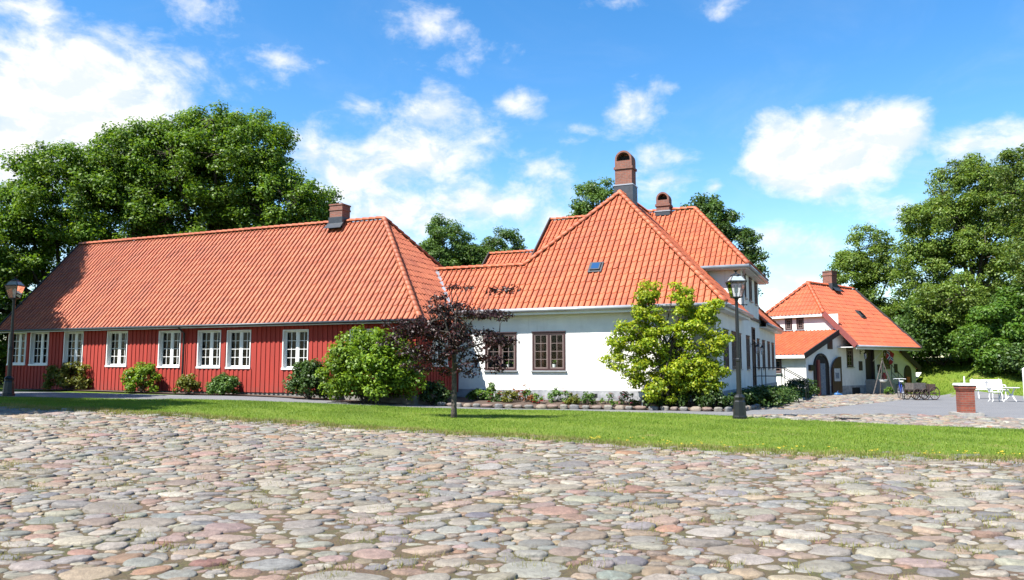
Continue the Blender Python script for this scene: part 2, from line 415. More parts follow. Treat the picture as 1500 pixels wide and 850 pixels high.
# ------------------------------------------------------------------ roof tiles
class Roof:
    """collects tiled slopes into one mesh carrying a tile coordinate"""
    def __init__(s): s.V = []; s.F = []; s.T = []; s.n = 0
    def slope(s, pts, eave_dir, lift=.0):
        pts = [Vector(p) for p in pts]; u = Vector(eave_dir).normalized()
        nrm = Vector((0, 0, 0))
        for i in range(len(pts)):
            nrm += pts[i].cross(pts[(i + 1) % len(pts)])
        nrm.normalize()
        if nrm.z < 0: nrm = -nrm
        v = nrm.cross(u).normalized()
        if v.z < 0: v = -v
        low = min(pts, key=lambda p: p.dot(v))
        o = low - u * low.dot(u)            # keep columns aligned along the eave line
        q = [((p - o).dot(u), (p - o).dot(v)) for p in pts]
        u0 = min(a for a, b in q); u1 = max(a for a, b in q); v1 = max(b for a, b in q)
        prof = [(0, -.55), (.05, -.5), (.10, .12), (.34, .04), (.58, .25), (.73, .85), (.86, 1.0), (.95, .7)]
        us = []; c0 = math.floor(u0 / TILE_W) ; c1 = math.ceil(u1 / TILE_W)
        for c in range(c0, c1 + 1):
            for t, h in prof: us.append(((c + t) * TILE_W, h))
        vs = []
        for r in range(0, math.ceil(v1 / TILE_L) + 1):
            vs += [(r * TILE_L - (.04 if r == 0 else 0), 1.0), (r * TILE_L + TILE_L - .012, 0.0)]
        nu, nv = len(us), len(vs)
        U = np.array([a for a, h in us]); H = np.array([h for a, h in us]); W = np.array([a for a, k in vs]); K = np.array([k for a, k in vs])
        jit = rng.normal(0, .004, (nv // 2 + 1, nu // 8 + 1))
        P = np.zeros((nv, nu, 3)); P[..., 0] = U[None]; P[..., 1] = W[:, None]
        P[..., 2] = H[None] * .056 + K[:, None] * .021 + jit[np.arange(nv) // 2][:, np.arange(nu) // 8] + lift
        idx = np.arange(nv * nu).reshape(nv, nu)
        F = np.stack([idx[:-1, :-1], idx[:-1, 1:], idx[1:, 1:], idx[1:, :-1]], -1).reshape(-1, 4)
        me = fast_mesh('tmp', P.reshape(-1, 3), F)
        bm = bmesh.new(); bm.from_mesh(me); bpy.data.meshes.remove(me)
        cx = sum(a for a, b in q) / len(q); cy = sum(b for a, b in q) / len(q)
        for i in range(len(q)):
            a, b = q[i], q[(i + 1) % len(q)]
            d = (b[0] - a[0], b[1] - a[1]); nn = Vector((d[1], -d[0], 0))
            if nn.length < 1e-6: continue
            nn.normalize()
            if nn.x * (cx - a[0]) + nn.y * (cy - a[1]) > 0: nn = -nn
            if abs(a[1]) < 1e-4 and abs(b[1]) < 1e-4: continue      # the eave keeps its overhang
            bmesh.ops.bisect_plane(bm, geom=bm.verts[:] + bm.edges[:] + bm.faces[:], plane_co=(a[0], a[1], 0), plane_no=nn, clear_outer=True)
        bm.verts.ensure_lookup_table(); base = s.n
        for w in bm.verts:
            s.T.append((w.co.x, w.co.y, 0)); p = o + u * w.co.x + v * w.co.y + nrm * w.co.z; s.V.append(tuple(p))
        bm.verts.index_update()
        for f in bm.faces: s.F.append(tuple(base + w.index for w in f.verts))
        s.n += len(bm.verts); bm.free()
        # underside board
        i = s.n
        for p in pts: s.V.append(tuple(p - nrm * .05)); s.T.append((0, 0, 0))
        s.F.append(tuple(range(i, i + len(pts)))); s.n += len(pts)
    def build(s, name, mat, parent):
        me = bpy.data.meshes.new(name); me.from_pydata(s.V, [], s.F)
        a = me.attributes.new('tuv', 'FLOAT_VECTOR', 'POINT'); a.data.foreach_set('vector', np.array(s.T, np.float32).ravel())
        me.update(); return link(name, me, mat, parent)

def ridge_tiles(m, p, q, r=.115, seg=.36):
    """a line of overlapping half-round ridge tiles from p (low) to q"""
    p = Vector(p); q = Vector(q); d = q - p; n = max(1, round(d.length / seg)); d.normalize(); L = (q - p).length / n
    side = d.cross(Vector((0, 0, 1))).normalized(); up = side.cross(d).normalized()
    for k in range(n):
        a = p + d * (k * L - .03); b = p + d * ((k + 1) * L + .01)
        base = len(m.v); nn = 9
        for c, rr, dz in ((a, r * 1.08, .018), (b, r * .92, 0)):
            for j in range(nn):
                t = PI * (j / (nn - 1)) * 1.1 - .05 * PI
                m.v.append(tuple(c + side * (rr * math.cos(t)) + up * (rr * .85 * math.sin(t) + dz)))
        for j in range(nn - 1):
            m.f.append((base + j, base + j + 1, base + nn + j + 1, base + nn + j)); m.mi.append(m.m)
        m.f.append(tuple(base + j for j in range(nn))); m.mi.append(m.m)

def ridge_obj(lines, mat, roof):
    for p, q in lines: _ridge_one(p, q, mat, roof)

def _ridge_one(p, q, mat, roof):
    m = MB(); ridge_tiles(m, p, q)
    me = m.mesh('ridge_tile_course', True)
    a = me.attributes.new('tuv', 'FLOAT_VECTOR', 'POINT')
    T = np.array([(round(v.co.x / .4) * .4 + .1, round(v.co.z / .4) * .4 + .1, 0) for v in me.vertices], np.float32)
    a.data.foreach_set('vector', T.ravel())
    return link('ridge_tile_course', me, mat, roof)

def wall_grid(m, org, ud, x0, x1, z0, z1, holes, nrm, depth):
    """a wall panel with rectangular openings and their reveals; org + x*ud + z"""
    xs = sorted({x0, x1, *[h[0] for h in holes], *[h[1] for h in holes]})
    zs = sorted({z0, z1, *[h[2] for h in holes], *[h[3] for h in holes]})
    o = Vector(org); ud = Vector(ud); nrm = Vector(nrm)
    P = lambda x, z, d=0: tuple(o + ud * x + Vector((0, 0, z)) - nrm * d)
    for i in range(len(xs) - 1):
        for k in range(len(zs) - 1):
            cx = (xs[i] + xs[i + 1]) / 2; cz = (zs[k] + zs[k + 1]) / 2
            if cx < x0 or cx > x1 or cz < z0 or cz > z1: continue
            if any(h[0] < cx < h[1] and h[2] < cz < h[3] for h in holes): continue
            m.poly([P(xs[i], zs[k]), P(xs[i + 1], zs[k]), P(xs[i + 1], zs[k + 1]), P(xs[i], zs[k + 1])])
    for a, b, c, d in holes:
        m.poly([P(a, c), P(b, c), P(b, c, depth), P(a, c, depth)]); m.poly([P(a, d), P(b, d), P(b, d, depth), P(a, d, depth)])
        m.poly([P(a, c), P(a, d), P(a, d, depth), P(a, c, depth)]); m.poly([P(b, c), P(b, d), P(b, d, depth), P(b, c, depth)])

# ------------------------------------------------------------------ windows (built facing local -y, origin bottom centre)
_win = {}; _room = {}
def window(parent, kind, loc, rz=0, curtain=True, w=None, h=None, red=False):
    key = (kind, w, h, curtain, red)
    if key not in _win:
        f = MB(); g = MB(); s = MB(); c = MB()
        if kind == 'white':            # deep white lining, casements set back
            W, H, D = 1.28, 1.60, .15
            t = .045
            f.box(-W / 2, -W / 2 + t, -.03, D + .05, 0, H); f.box(W / 2 - t, W / 2, -.03, D + .05, 0, H)
            f.box(-W / 2 + t, W / 2 - t, -.03, D + .05, H - t, H)
            x0, x1, z0, z1 = -W / 2 + t, W / 2 - t, .06, H - t
            s.box(-W / 2 - .02, W / 2 + .02, -.055, D + .05, -.02, .058)
            st, ms, nr, cp = .055, .022, 4, .065; y0, y1 = D - .02, D + .03
        else:                          # brown casement nearly flush with the plaster
            W, H = w or 1.40, h or 1.52
            t = .075
            f.box(-W / 2, -W / 2 + t, -.025, .1, 0, H); f.box(W / 2 - t, W / 2, -.025, .1, 0, H)
            f.box(-W / 2 + t, W / 2 - t, -.025, .1, H - t, H); f.box(-W / 2 + t, W / 2 - t, -.025, .1, 0, t)
            x0, x1, z0, z1 = -W / 2 + t, W / 2 - t, t, H - t
            s.box(-W / 2 - .05, W / 2 + .05, -.085, .1, -.05, -.003)
            st, ms, nr, cp = .05, .02, 4, .10; y0, y1 = .0, .045
            f.box(-W / 2 - .02, W / 2 + .02, -.06, .0, H + .002, H + .035)
        two = (x1 - x0) > .75
        f.m = 0
        spans = [(x0, (x0 + x1) / 2 - cp / 2), ((x0 + x1) / 2 + cp / 2, x1)] if two else [(x0, x1)]
        if two: f.box((x0 + x1) / 2 - cp / 2, (x0 + x1) / 2 + cp / 2, y0 - .012, y1 + .004, z0, z1)
        f.m = 0 if kind == 'white' else 1
        for a, b in spans:
            f.box(a, a + st, y0, y1, z0, z1); f.box(b - st, b, y0, y1, z0, z1)
            f.box(a + st, b - st, y0, y1, z0, z0 + st); f.box(a + st, b - st, y0, y1, z1 - st, z1)
            mx = (a + b) / 2
            f.box(mx - ms / 2, mx + ms / 2, y0 + .006, y1 - .006, z0 + st, z1 - st)
            for k in range(1, nr):
                zz = z0 + st + (z1 - z0 - 2 * st) * k / nr
                f.box(a + st, mx - ms / 2, y0 + .004, y1 - .008, zz - ms / 2, zz + ms / 2)
                f.box(mx + ms / 2, b - st, y0 + .004, y1 - .008, zz - ms / 2, zz + ms / 2)
            yy = (y0 + y1) / 2
            g.poly([(a + st - .005, yy, z0 + st - .005), (b - st + .005, yy, z0 + st - .005), (b - st + .005, yy, z1 - st + .005), (a + st - .005, yy, z1 - st + .005)])
        if curtain:
            yc = y1 + .12
            zc1 = z1 if kind != 'white' else z0 + (z1 - z0) * .52
            for sd in (-1, 1):
                n = 18; wd = (x1 - x0) * (.42 if kind == 'white' else .27)
                pts = []
                for k in range(n + 1):
                    e = x0 + wd * k / n if sd < 0 else x1 - wd * k / n
                    pts.append((e, yc + .03 * math.sin(k * 1.9), 0))
                for k in range(n):
                    p, q = pts[k], pts[k + 1]
                    c.poly([(p[0], p[1], z0), (q[0], q[1], z0), (q[0], q[1], zc1), (p[0], p[1], zc1)])
        rm = MB(); e = y1 + .05; dp = e + 1.1; a0, a1, b0, b1 = -W / 2 - .25, W / 2 + .25, -.15, H + .15  # lining box added so sunlit interiors still look dark behind the panes
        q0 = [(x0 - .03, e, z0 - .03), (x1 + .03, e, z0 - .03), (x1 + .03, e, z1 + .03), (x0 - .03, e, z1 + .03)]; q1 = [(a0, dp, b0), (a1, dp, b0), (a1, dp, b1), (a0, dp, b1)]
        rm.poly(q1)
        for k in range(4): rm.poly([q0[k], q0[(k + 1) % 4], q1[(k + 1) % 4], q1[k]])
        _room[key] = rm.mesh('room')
        fm = [MT['white_paint']] if kind == 'white' else [MT['brown_paint'], MT['brown_light']]
        _win[key] = [f.mesh('window'), fm, g.mesh('pane'), s.mesh('sill'), c.mesh('curtain') if curtain else None]
    fme, fm, gme, sme, cme = _win[key]
    o = link('window', fme, fm, parent, loc, rz)
    link('pane', gme, MT['glass'], o)
    link('sill', sme, MT['white_paint'] if kind == 'white' else MT['gutter'], o)
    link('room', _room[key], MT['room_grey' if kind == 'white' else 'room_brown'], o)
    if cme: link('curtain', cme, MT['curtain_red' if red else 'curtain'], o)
    return o

def chimney_plain(parent, x, y, z0, z1, w, d, lead_top):
    """brick stack with a corbelled head and a lead apron"""
    c = MB()
    c.box(-w / 2, w / 2, -d / 2, d / 2, lead_top, z1 - .30)
    c.box(-w / 2 - .03, w / 2 + .03, -d / 2 - .03, d / 2 + .03, z1 - .30, z1 - .22)
    c.box(-w / 2 - .005, w / 2 + .005, -d / 2 - .005, d / 2 + .005, z1 - .22, z1 - .06)
    c.box(-w / 2 - .035, w / 2 + .035, -d / 2 - .035, d / 2 + .035, z1 - .06, z1)
    o = c.build('chimney', MT['brick'], parent, (x, y, 0))
    l = MB(); l.box(-w / 2 - .04, w / 2 + .04, -d / 2 - .04, d / 2 + .04, z0, lead_top + .003)
    l.poly([(-w / 2 - .12, -d / 2 - .30, z0 - .02), (w / 2 + .12, -d / 2 - .30, z0 - .02), (w / 2 + .08, -d / 2, z0 + .28), (-w / 2 - .08, -d / 2, z0 + .28)])
    l.build('flashing', MT['lead'], o)
    return o

def chimney_arched(parent, x, y, z0, zl, zc, zt, w, d):
    """brick stack with a collar and a barrel-vaulted hood open to the front"""
    c = MB(); h = w / 2
    zs = zt - h - .02                                   # spring of the arch
    c.box(-h, h, -d / 2, d / 2, zl, zc - .06)
    c.box(-h - .05, h + .05, -d / 2 - .05, d / 2 + .05, zc - .06, zc + .05)
    c.box(-h, h, -d / 2, d / 2, zc + .05, zs - .06)
    t = .085
    n = 14
    out = [(h * math.cos(PI * k / n), zs + (h + .02) * math.sin(PI * k / n)) for k in range(n + 1)]
    inn = [((h - t) * math.cos(PI * k / n), zs + (h + .02 - t) * math.sin(PI * k / n)) for k in range(n + 1)]
    out = [(h, zs - .06)] + out + [(-h, zs - .06)]; inn = [(h - t, zs - .06)] + inn + [(-h + t, zs - .06)]
    for yy in (-d / 2, d / 2):
        for k in range(len(out) - 1):
            c.poly([(out[k][0], yy, out[k][1]), (out[k + 1][0], yy, out[k + 1][1]), (inn[k + 1][0], yy, inn[k + 1][1]), (inn[k][0], yy, inn[k][1])])
    for L in (out, inn):
        for k in range(len(L) - 1):
            c.poly([(L[k][0], -d / 2, L[k][1]), (L[k + 1][0], -d / 2, L[k + 1][1]), (L[k + 1][0], d / 2, L[k + 1][1]), (L[k][0], d / 2, L[k][1])])
    o = c.build('chimney', MT['brick'], parent, (x, y, 0))
    b = MB(); b.box(-h + t + .002, h - t - .002, -d / 2 + .3, d / 2 - .05, zs - .058, zs + h * .55); b.build('flue', MT['dark'], o)
    l = MB(); l.box(-h - .05, h + .05, -d / 2 - .05, d / 2 + .05, z0, zl + .003); l.build('flashing', MT['lead'], o)
    l2 = MB(); l2.box(-h - .07, h + .07, -d / 2 - .07, d / 2 + .07, zl - .02, zl + .03); l2.build('flashing_lip', MT['gutter'], o)
    return o

def gutter(parent, p, q, fascia=True, mat='gutter', r=.07):
    m = MB(); m.tube([p, q], r, 10); m.build('gutter', MT[mat], parent, smooth=True)

# ------------------------------------------------------------------ RED HOUSE
RTH = math.radians(-22.935)
red = thing('red_house', 'long red timber house with white windows and red tiled half hipped roof', 'house', (-3.456, 29.151, 0), RTH)
ZE, ZR, RL, RW, RI = 3.477, 8.282, 23.564, 8.522, 4.30
r = Roof()
r.slope([(-RL, 0, ZE), (0, 0, ZE), (-RI, RW / 2, ZR), (-RL, RW / 2, ZR)], (1, 0, 0))
r.slope([(0, 0, ZE), (0, RW, ZE), (-RI, RW / 2, ZR)], (0, 1, 0))
r.slope([(-RL, RW, ZE), (0, RW, ZE), (-RI, RW / 2, ZR), (-RL, RW / 2, ZR)], (1, 0, 0))
roof = r.build('roof', MT['tile_red'], red)
ridge_obj([((-RL, RW / 2, ZR + .07), (-RI, RW / 2, ZR + .07)), ((.05, -.05, ZE + .04), (-RI, RW / 2, ZR + .07)), ((.05, RW + .05, ZE + .04), (-RI, RW / 2, ZR + .07))], MT['tile_red'], roof)
wins = [-22.55, -20.98, -18.66, -15.85, -12.68, -10.43, -8.82, -5.9, -2.65]
holes = [(x - .64, x + .64, 1.60 + .012 * (-x - 5.9) * 1.0, 3.20 + .012 * (-x - 5.9) * 1.0) for x in wins]
side_w = [(2.30, 1.72), (4.15, 1.72)]
wall = MB()
ZB = .66
wall_grid(wall, (0, .35, 0), (1, 0, 0), -RL + .3, -.35, ZB, 3.74, holes, (0, -1, 0), .2)
sh = [(y - .64, y + .64, z, z + 1.6) for y, z in side_w]
wall_grid(wall, (-.35, 0, 0), (0, 1, 0), .35, RW - .35, ZB, 3.74, sh, (1, 0, 0), .2)
wall.poly([(-RL + .3, .35, ZB), (-RL + .3, RW - .35, ZB), (-RL + .3, RW - .35, 3.74), (-RL + .3, RW / 2, ZR - .1), (-RL + .3, .35, 3.74)])
wall.poly([(-RL + .3, RW - .35, ZB), (-.35, RW - .35, ZB), (-.35, RW - .35, 3.74), (-RL + .3, RW - .35, 3.74)])
# board-and-batten cladding: cover strips over the joints
def battens(m, o, ud, nrm, x0, x1, z0, z1, hl, pitch=.235, w=.11, t=.028):
    o = Vector(o); ud = Vector(ud); nrm = Vector(nrm); x = x0 + .06
    while x < x1 - .05:
        spans = [(z0, z1)]
        for a, b, c, d in hl:
            if a - w / 2 < x < b + w / 2:
                if x - w / 2 > a and x + w / 2 < b or True:
                    ns = []
                    for s0, s1 in spans:
                        if s1 <= c or s0 >= d: ns.append((s0, s1)); continue
                        if s0 < c - .03: ns.append((s0, c - .03))
                        if s1 > d + .03: ns.append((d + .03, s1))
                    spans = ns
        for s0, s1 in spans:
            e = random.uniform(-.004, .004)
            p = o + ud * (x + e) + nrm * (t / 2)
            m.bar(p + Vector((0, 0, s0 - random.uniform(0, .02))), p + Vector((0, 0, s1)), w if abs(ud.x) > .5 else t, t if abs(ud.x) > .5 else w, up=(0, 1, 0))
        x += pitch
battens(wall, (0, .35, 0), (1, 0, 0), (0, -1, 0), -RL + .3, -.35, ZB, 3.72, holes)
battens(wall, (-.35, 0, 0), (0, 1, 0), (1, 0, 0), .35, RW - .35, ZB, 3.72, sh)
wall.box(-.36, -.31, .31, .36, ZB, 3.72)
wall.build('wall', MT['red_board'], red)
m = MB(); m.box(-RL + .34, -.39, .39, RW - .39, -.3, ZB + .002); m.build('foundation', MT['foundation'], red)
m = MB(); m.box(-RL + .3, -.30, -.02, .34, 3.36, 3.40); m.box(-.34, .02, .34, RW, 3.36, 3.40); m.build('soffit', MT['red_board'], red)
for i, x in enumerate(wins): window(red, 'white', (x, .35, holes[i][2]), 0)
for y, z in side_w: window(red, 'white', (-.35, y, z), PI / 2)
gutter(red, (-RL, -.07, ZE - .045), (.0, -.07, ZE - .045), mat='lead', r=.055)
m = MB(); m.bar((-RL, -.01, ZE - .09), (0, -.01, ZE - .09), .025, .09); m.build('fascia', MT['gutter'], red)
m = MB(); m.tube([(-11.78, -.07, ZE - .08), (-11.78, .02, 3.3), (-11.78, .25, 3.15), (-11.78, .25, .75), (-11.78, .1, .68)], .045, 8); m.build('downpipe', MT['black'], red)
m = MB()
for sgn in (0, 1):
    ya, yb = (-.05, RW / 2) if sgn == 0 else (RW + .05, RW / 2)
    m.bar((-RL - .02, ya, ZE - .02), (-RL - .02, yb, ZR + .06), .05, .2, up=(0, 0, 1))
m.build('verge_board', MT['dark_wood'], red)
chimney_plain(red, -6.68, RW / 2, 8.0, 9.14, .68, .62, 8.52)

# ------------------------------------------------------------------ WHITE HOUSE
WTH = math.radians(-23.791)
WORG = (7.616, 28.115, 0)
white = thing('white_house', 'white plastered manor house with steep orange tiled roofs and brown windows', 'house', WORG, WTH)
E0 = 3.995; AP = (-5.245, 5.129, 9.51); KP = (-8.597, 1.852, 5.985); WE = 6.217; WR = 9.655; V1, VM, V2 = 6.967, 10.733, 14.5
r = Roof(); X = (1, 0, 0); Y = (0, 1, 0)
r.slope([(-10.49, 0, E0), (0, 0, E0), AP], X)
r.slope([(-13.4, 0, E0), (-10.49, 0, E0), KP, (-13.4, 1.852, 5.985)], X)
r.slope([(-13.4, 3.70, E0), (-9.5, 3.70, E0), (-8.0, 1.852, 5.985), (-13.4, 1.852, 5.985)], X)
r.slope([(0, 0, E0), (0, 7.36, E0), (-.4, 7.62, E0 + .42), (-5.245, 10.6, 9.51), AP], Y)
r.slope([(-10.49, 0, E0), (-10.49, 7.0, E0), (-5.245, 10.6, 9.51), AP], Y)
r.slope([(-10.72, V1, WE), (0, V1, WE), (-2.93, VM, WR), (-10.72, VM, WR)], X)
r.slope([(0, V1, WE), (0, V2, WE), (-2.93, VM, WR)], Y)
r.slope([(-10.72, V2, WE), (0, V2, WE), (-2.93, VM, WR), (-10.72, VM, WR)], X)
r.slope([(-14.4, VM - 2.6, 5.6), (-10.74, VM - 2.6, 5.6), (-10.74, VM, 7.98), (-14.4, VM, 7.98)], X)
r.slope([(-14.4, VM + 2.6, 5.6), (-10.74, VM + 2.6, 5.6), (-10.74, VM, 7.98), (-14.4, VM, 7.98)], X)
r.slope([(0, 14.12, E0), (0, 22.9, E0), (-5.2, 17.7, 9.3), (-5.2, 10.6, 9.3), (-.4, 14.0, E0 + .4)], Y)
r.slope([(-10.4, 22.9, E0), (0, 22.9, E0), (-5.2, 17.7, 9.3)], X)
r.slope([(-10.4, 12, E0), (-10.4, 22.9, E0), (-5.2, 17.7, 9.3), (-5.2, 12, 9.3)], Y)
roof = r.build('roof', MT['tile_white'], white)
AU = (AP[0], AP[1], AP[2] + .06); KU = (KP[0], KP[1], KP[2] + .06)
ridge_obj([((.05, -.05, E0 + .04), AU), (KU, AU), ((-13.4, 1.852, 6.045), KU), (AU, (-5.245, 10.6, 9.57)), ((-10.72, VM, WR + .06), (-2.93, VM, WR + .06)),
           ((.05, V1 - .05, WE + .04), (-2.93, VM, WR + .06)), ((.05, V2 + .05, WE + .04), (-2.93, VM, WR + .06)), ((-14.4, VM, 8.04), (-10.74, VM, 8.04)),
           ((.05, 22.95, E0 + .04), (-5.2, 17.7, 9.36))], MT['tile_white'], roof)
m = MB()
for (a, h, e, rr) in ((-10.75, V1, WE, WR), (-14.43, VM - 2.6, 5.6, 7.98)):
    m.bar((a, h - .05, e), (a, VM, rr + .08), .06, .26); m.bar((a, 2 * VM - h + .05, e), (a, VM, rr + .08), .06, .26)
m.build('verge_board', MT['dark_wood'], white)
wall = MB()
fw = [(-9.0, 1.55, 1.41), (-6.9, 1.55, 1.41)]
fh = [(x - w / 2, x + w / 2, z, z + 1.52) for x, z, w in fw]
wall_grid(wall, (0, .4, 0), X, -11.4, -.35, .78, 4.3, fh, (0, -1, 0), .25)
sw = [2.55, 4.75, 6.35]
sA = [(y - .62, y + .62, 1.6, 3.12) for y in sw[:2]] + [(6.35 - .45, 6.35 + .45, 1.6, 3.12)]
wall_grid(wall, (-.35, 0, 0), Y, .4, 7.37, .78, 4.3, sA, (1, 0, 0), .25)
wingw = [8.55, 10.75, 12.95]
sB = [(9.2 - .55, 9.2 + .55, 1.6, 3.12), (11.3 - .55, 11.3 + .55, .75, 3.64), (13.3 - .45, 13.3 + .45, 1.6, 3.12)] + [(y - .5, y + .5, 4.88, 5.98) for y in wingw]
wall_grid(wall, (-.35, 0, 0), Y, 7.37, 14.1, .78, 6.55, sB, (1, 0, 0), .25)
sC = [(y - .58, y + .58, 1.6, 3.12) for y in (15.75, 18.35, 20.7)]
wall_grid(wall, (-.35, 0, 0), Y, 14.1, 22.5, .78, 4.3, sC, (1, 0, 0), .25)
wall_grid(wall, (0, 7.37, 0), X, -10.4, -.35, 3.6, 6.55, [], (0, -1, 0), .1)
wall_grid(wall, (0, 14.1, 0), X, -10.4, -.35, 3.6, 6.55, [], (0, -1, 0), .1)
wall.poly([(-10.4, 7.37, 0), (-10.4, 14.1, 0), (-10.4, 14.1, 6.5), (-10.4, VM, WR - .12), (-10.4, 7.37, 6.5)])
wall.poly([(-14.1, VM - 2.3, 0), (-14.1, VM + 2.3, 0), (-14.1, VM + 2.3, 5.8), (-14.1, VM, 7.85), (-14.1, VM - 2.3, 5.8)])
wall_grid(wall, (0, 22.5, 0), X, -10.2, -.35, 0, 4.3, [], (0, 1, 0), .1)
wall.poly([(-10.1, 14.1, 0), (-10.1, 22.5, 0), (-10.1, 22.5, 4.3), (-10.1, 14.1, 4.3)])
wall.poly([(-11.4, .4, 0), (-11.4, 3.4, 0), (-11.4, 3.4, 4.3), (-11.4, .4, 4.3)])
wall.poly([(-11.4, 3.4, 0), (-10.1, 3.4, 0), (-10.1, 3.4, 4.3), (-11.4, 3.4, 4.3)])
wall.poly([(-10.1, 3.4, 0), (-10.1, 7.37, 0), (-10.1, 7.37, 4.3), (-10.1, 3.4, 4.3)])
wall.poly([(-14.1, VM - 2.3, 0), (-10.4, VM - 2.3, 0), (-10.4, VM - 2.3, 5.8), (-14.1, VM - 2.3, 5.8)])
wall.build('wall', MT['plaster'], white)
m = MB(); m.box(-11.35, -.315, .365, .55, -.3, .782); m.box(-.5, -.315, .55, 22.52, -.3, .782); m.build('plinth', MT['plinth'], white)
m = MB(); m.box(-11.4, -.33, -.02, .39, E0 - .23, E0 - .20); m.box(-.345, .02, .39, 7.36, E0 - .23, E0 - .20); m.box(-.345, .02, 14.15, 22.9, E0 - .23, E0 - .20)
m.box(-10.6, -.36, V1 - .02, 7.36, WE - .16, WE - .12); m.box(-.34, .02, V1 - .02, V2, WE - .165, WE - .125); m.build('soffit', MT['white_paint'], white)
m = MB(); m.bar((-13, -.012, E0 - .125), (0, -.012, E0 - .125), .024, .22); m.bar((.012, 0, E0 - .125), (.012, 7.36, E0 - .125), .024, .22)
m.bar((-10.7, V1 - .012, WE - .1), (0, V1 - .012, WE - .1), .024, .16); m.bar((.012, V1, WE - .1), (.012, V2, WE - .1), .024, .16); m.bar((.012, 14.15, E0 - .1), (.012, 22.9, E0 - .1), .024, .17)
m.build('fascia', MT['white_paint'], white)
m = MB(); m.bar((-.30, 7.37, 4.05), (-.30, 14.1, 4.05), .1, .12); m.build('string_course', MT['lead'], white)
for p, q in (((-13, -.09, E0 - .06), (.1, -.09, E0 - .06)), ((.09, -.05, E0 - .06), (.09, 7.36, E0 - .06)), ((-10.7, V1 - .09, WE - .06), (.1, V1 - .09, WE - .06)), ((.09, V1, WE - .06), (.09, V2, WE - .06)), ((.09, 14.15, E0 - .06), (.09, 22.9, E0 - .06))):
    gutter(white, p, q, r=.085)
m = MB(); m.tube([(-.1, 7.0, WE - .1), (-.15, 7.2, WE - .25), (-.27, 7.6, WE - .45), (-.27, 7.6, 4.2)], .045, 8)
m.build('downpipe', MT['gutter'], white)
def _valley(v):
    zz = E0 + v * 1.075; best = None
    for k in range(4000):
        a = -9 - k * .001; x_ = WORG[0] + a * cw0 - v * sw0; y_ = WORG[1] + a * sw0 + v * cw0
        ra = (x_ + 3.456) * math.cos(RTH) + (y_ - 29.151) * math.sin(RTH)
        d_ = abs(ZE - ra * (ZR - ZE) / RI - zz)
        if best is None or d_ < best[0]: best = (d_, a)
    return (best[1], v, zz + .07)
cw0, sw0 = math.cos(WTH), math.sin(WTH)
m = MB(); m.bar(_valley(.02), _valley(1.84), .16, .05); m.build('valley_flashing', MT['gutter'], white)
for x, z, w in fw: window(white, 'brown', (x, .4, z), 0, red=(x > -8), w=1.41)
for y in sw[:2]: window(white, 'brown', (-.35, y, 1.6), PI / 2, w=1.24)
window(white, 'brown', (-.35, 6.35, 1.6), PI / 2, w=.9)
window(white, 'brown', (-.35, 9.2, 1.6), PI / 2, w=1.1); window(white, 'brown', (-.35, 13.3, 1.6), PI / 2, w=.9)
for y in wingw: window(white, 'brown', (-.35, y, 4.88), PI / 2, w=1.0, h=1.1)
for y in (15.75, 18.35, 20.7): window(white, 'brown', (-.35, y, 1.6), PI / 2, w=1.16)
# front door with transom light, landing, steps and hand rails
d = MB(); d.box(-.40, -.36, 10.76, 11.84, .76, 2.95); d.box(-.38, -.30, 10.75, 10.83, .76, 3.63); d.box(-.38, -.30, 11.77, 11.85, .76, 3.63)
d.box(-.38, -.30, 10.83, 11.77, 3.55, 3.63); d.box(-.38, -.30, 10.83, 11.77, 2.95, 3.03)
for a in (10.92, 11.36):
    for z in (1.0, 1.9): d.box(-.37, -.345, a, a + .32, z, z + .75)
dr = d.build('door', MT['brown_paint'], white)
m = MB(); m.poly([(-.36, 10.83, 3.03), (-.36, 11.77, 3.03), (-.36, 11.77, 3.55), (-.36, 10.83, 3.55)]); m.build('transom_pane', MT['glass'], dr)
m = MB(); m.tube([(-.33, 11.68, 1.75), (-.26, 11.68, 1.75), (-.26, 11.58, 1.75)], .012, 6); m.build('handle', MT['black'], dr)
m = MB(); m.box(-.314, 1.0, 10.4, 12.2, 0, .74)
for k in range(3): m.box(1.0 + .3 * k, 1.3 + .3 * k, 10.4, 12.2, 0, .56 - .17 * k)
m.build('doorstep', MT['concrete'], white)
for yy in (10.45, 12.15):
    m = MB(); m.tube([(-.28, yy, 1.66), (1.0, yy, 1.66), (2.05, yy, 1.05)], .022, 8)
    m.tube([(-.28, yy, 1.26), (1.0, yy, 1.26), (2.05, yy, .66)], .015, 8)
    for x, z0, z1 in ((0.1, .7, 1.66), (1.0, .5, 1.66), (2.05, .05, 1.05)): m.tube([(x, yy, z0), (x, yy, z1)], .02, 8)
    m.build('railing', MT['black'], white)
def wall_lantern(parent, x, y, z, rz, s=1.0):
    m = MB(); m.tube([(0, 0, .0), (0, -.22 * s, .12 * s), (0, -.3 * s, .0)], .014, 6); m.box(-.05, .05, -.012, .003, -.12, .12)
    o = m.build('wall_lantern', MT['black'], parent, (x, y, z), rz)
    m = MB(); m.lathe([(.02, .02), (.11, -.07), (.115, -.09)], 6, (0, -.3 * s, 0)); m.lathe([(.06, -.42), (.075, -.40)], 6, (0, -.3 * s, 0))
    for k in range(6):
        t = k * PI / 3; m.tube([(.1 * math.cos(t), -.3 * s + .1 * math.sin(t), -.09), (.065 * math.cos(t), -.3 * s + .065 * math.sin(t), -.4)], .008, 5)
    m.build('lantern_frame', MT['black'], o)
    m = MB(); m.lathe([(.095, -.09), (.06, -.4)], 6, (0, -.3 * s, 0)); m.build('lantern_glass', MT['lamp_glass'], o)
    return o
wall_lantern(white, -.35, 10.3, 2.75, PI / 2); wall_lantern(white, -.35, 12.35, 2.75, PI / 2)
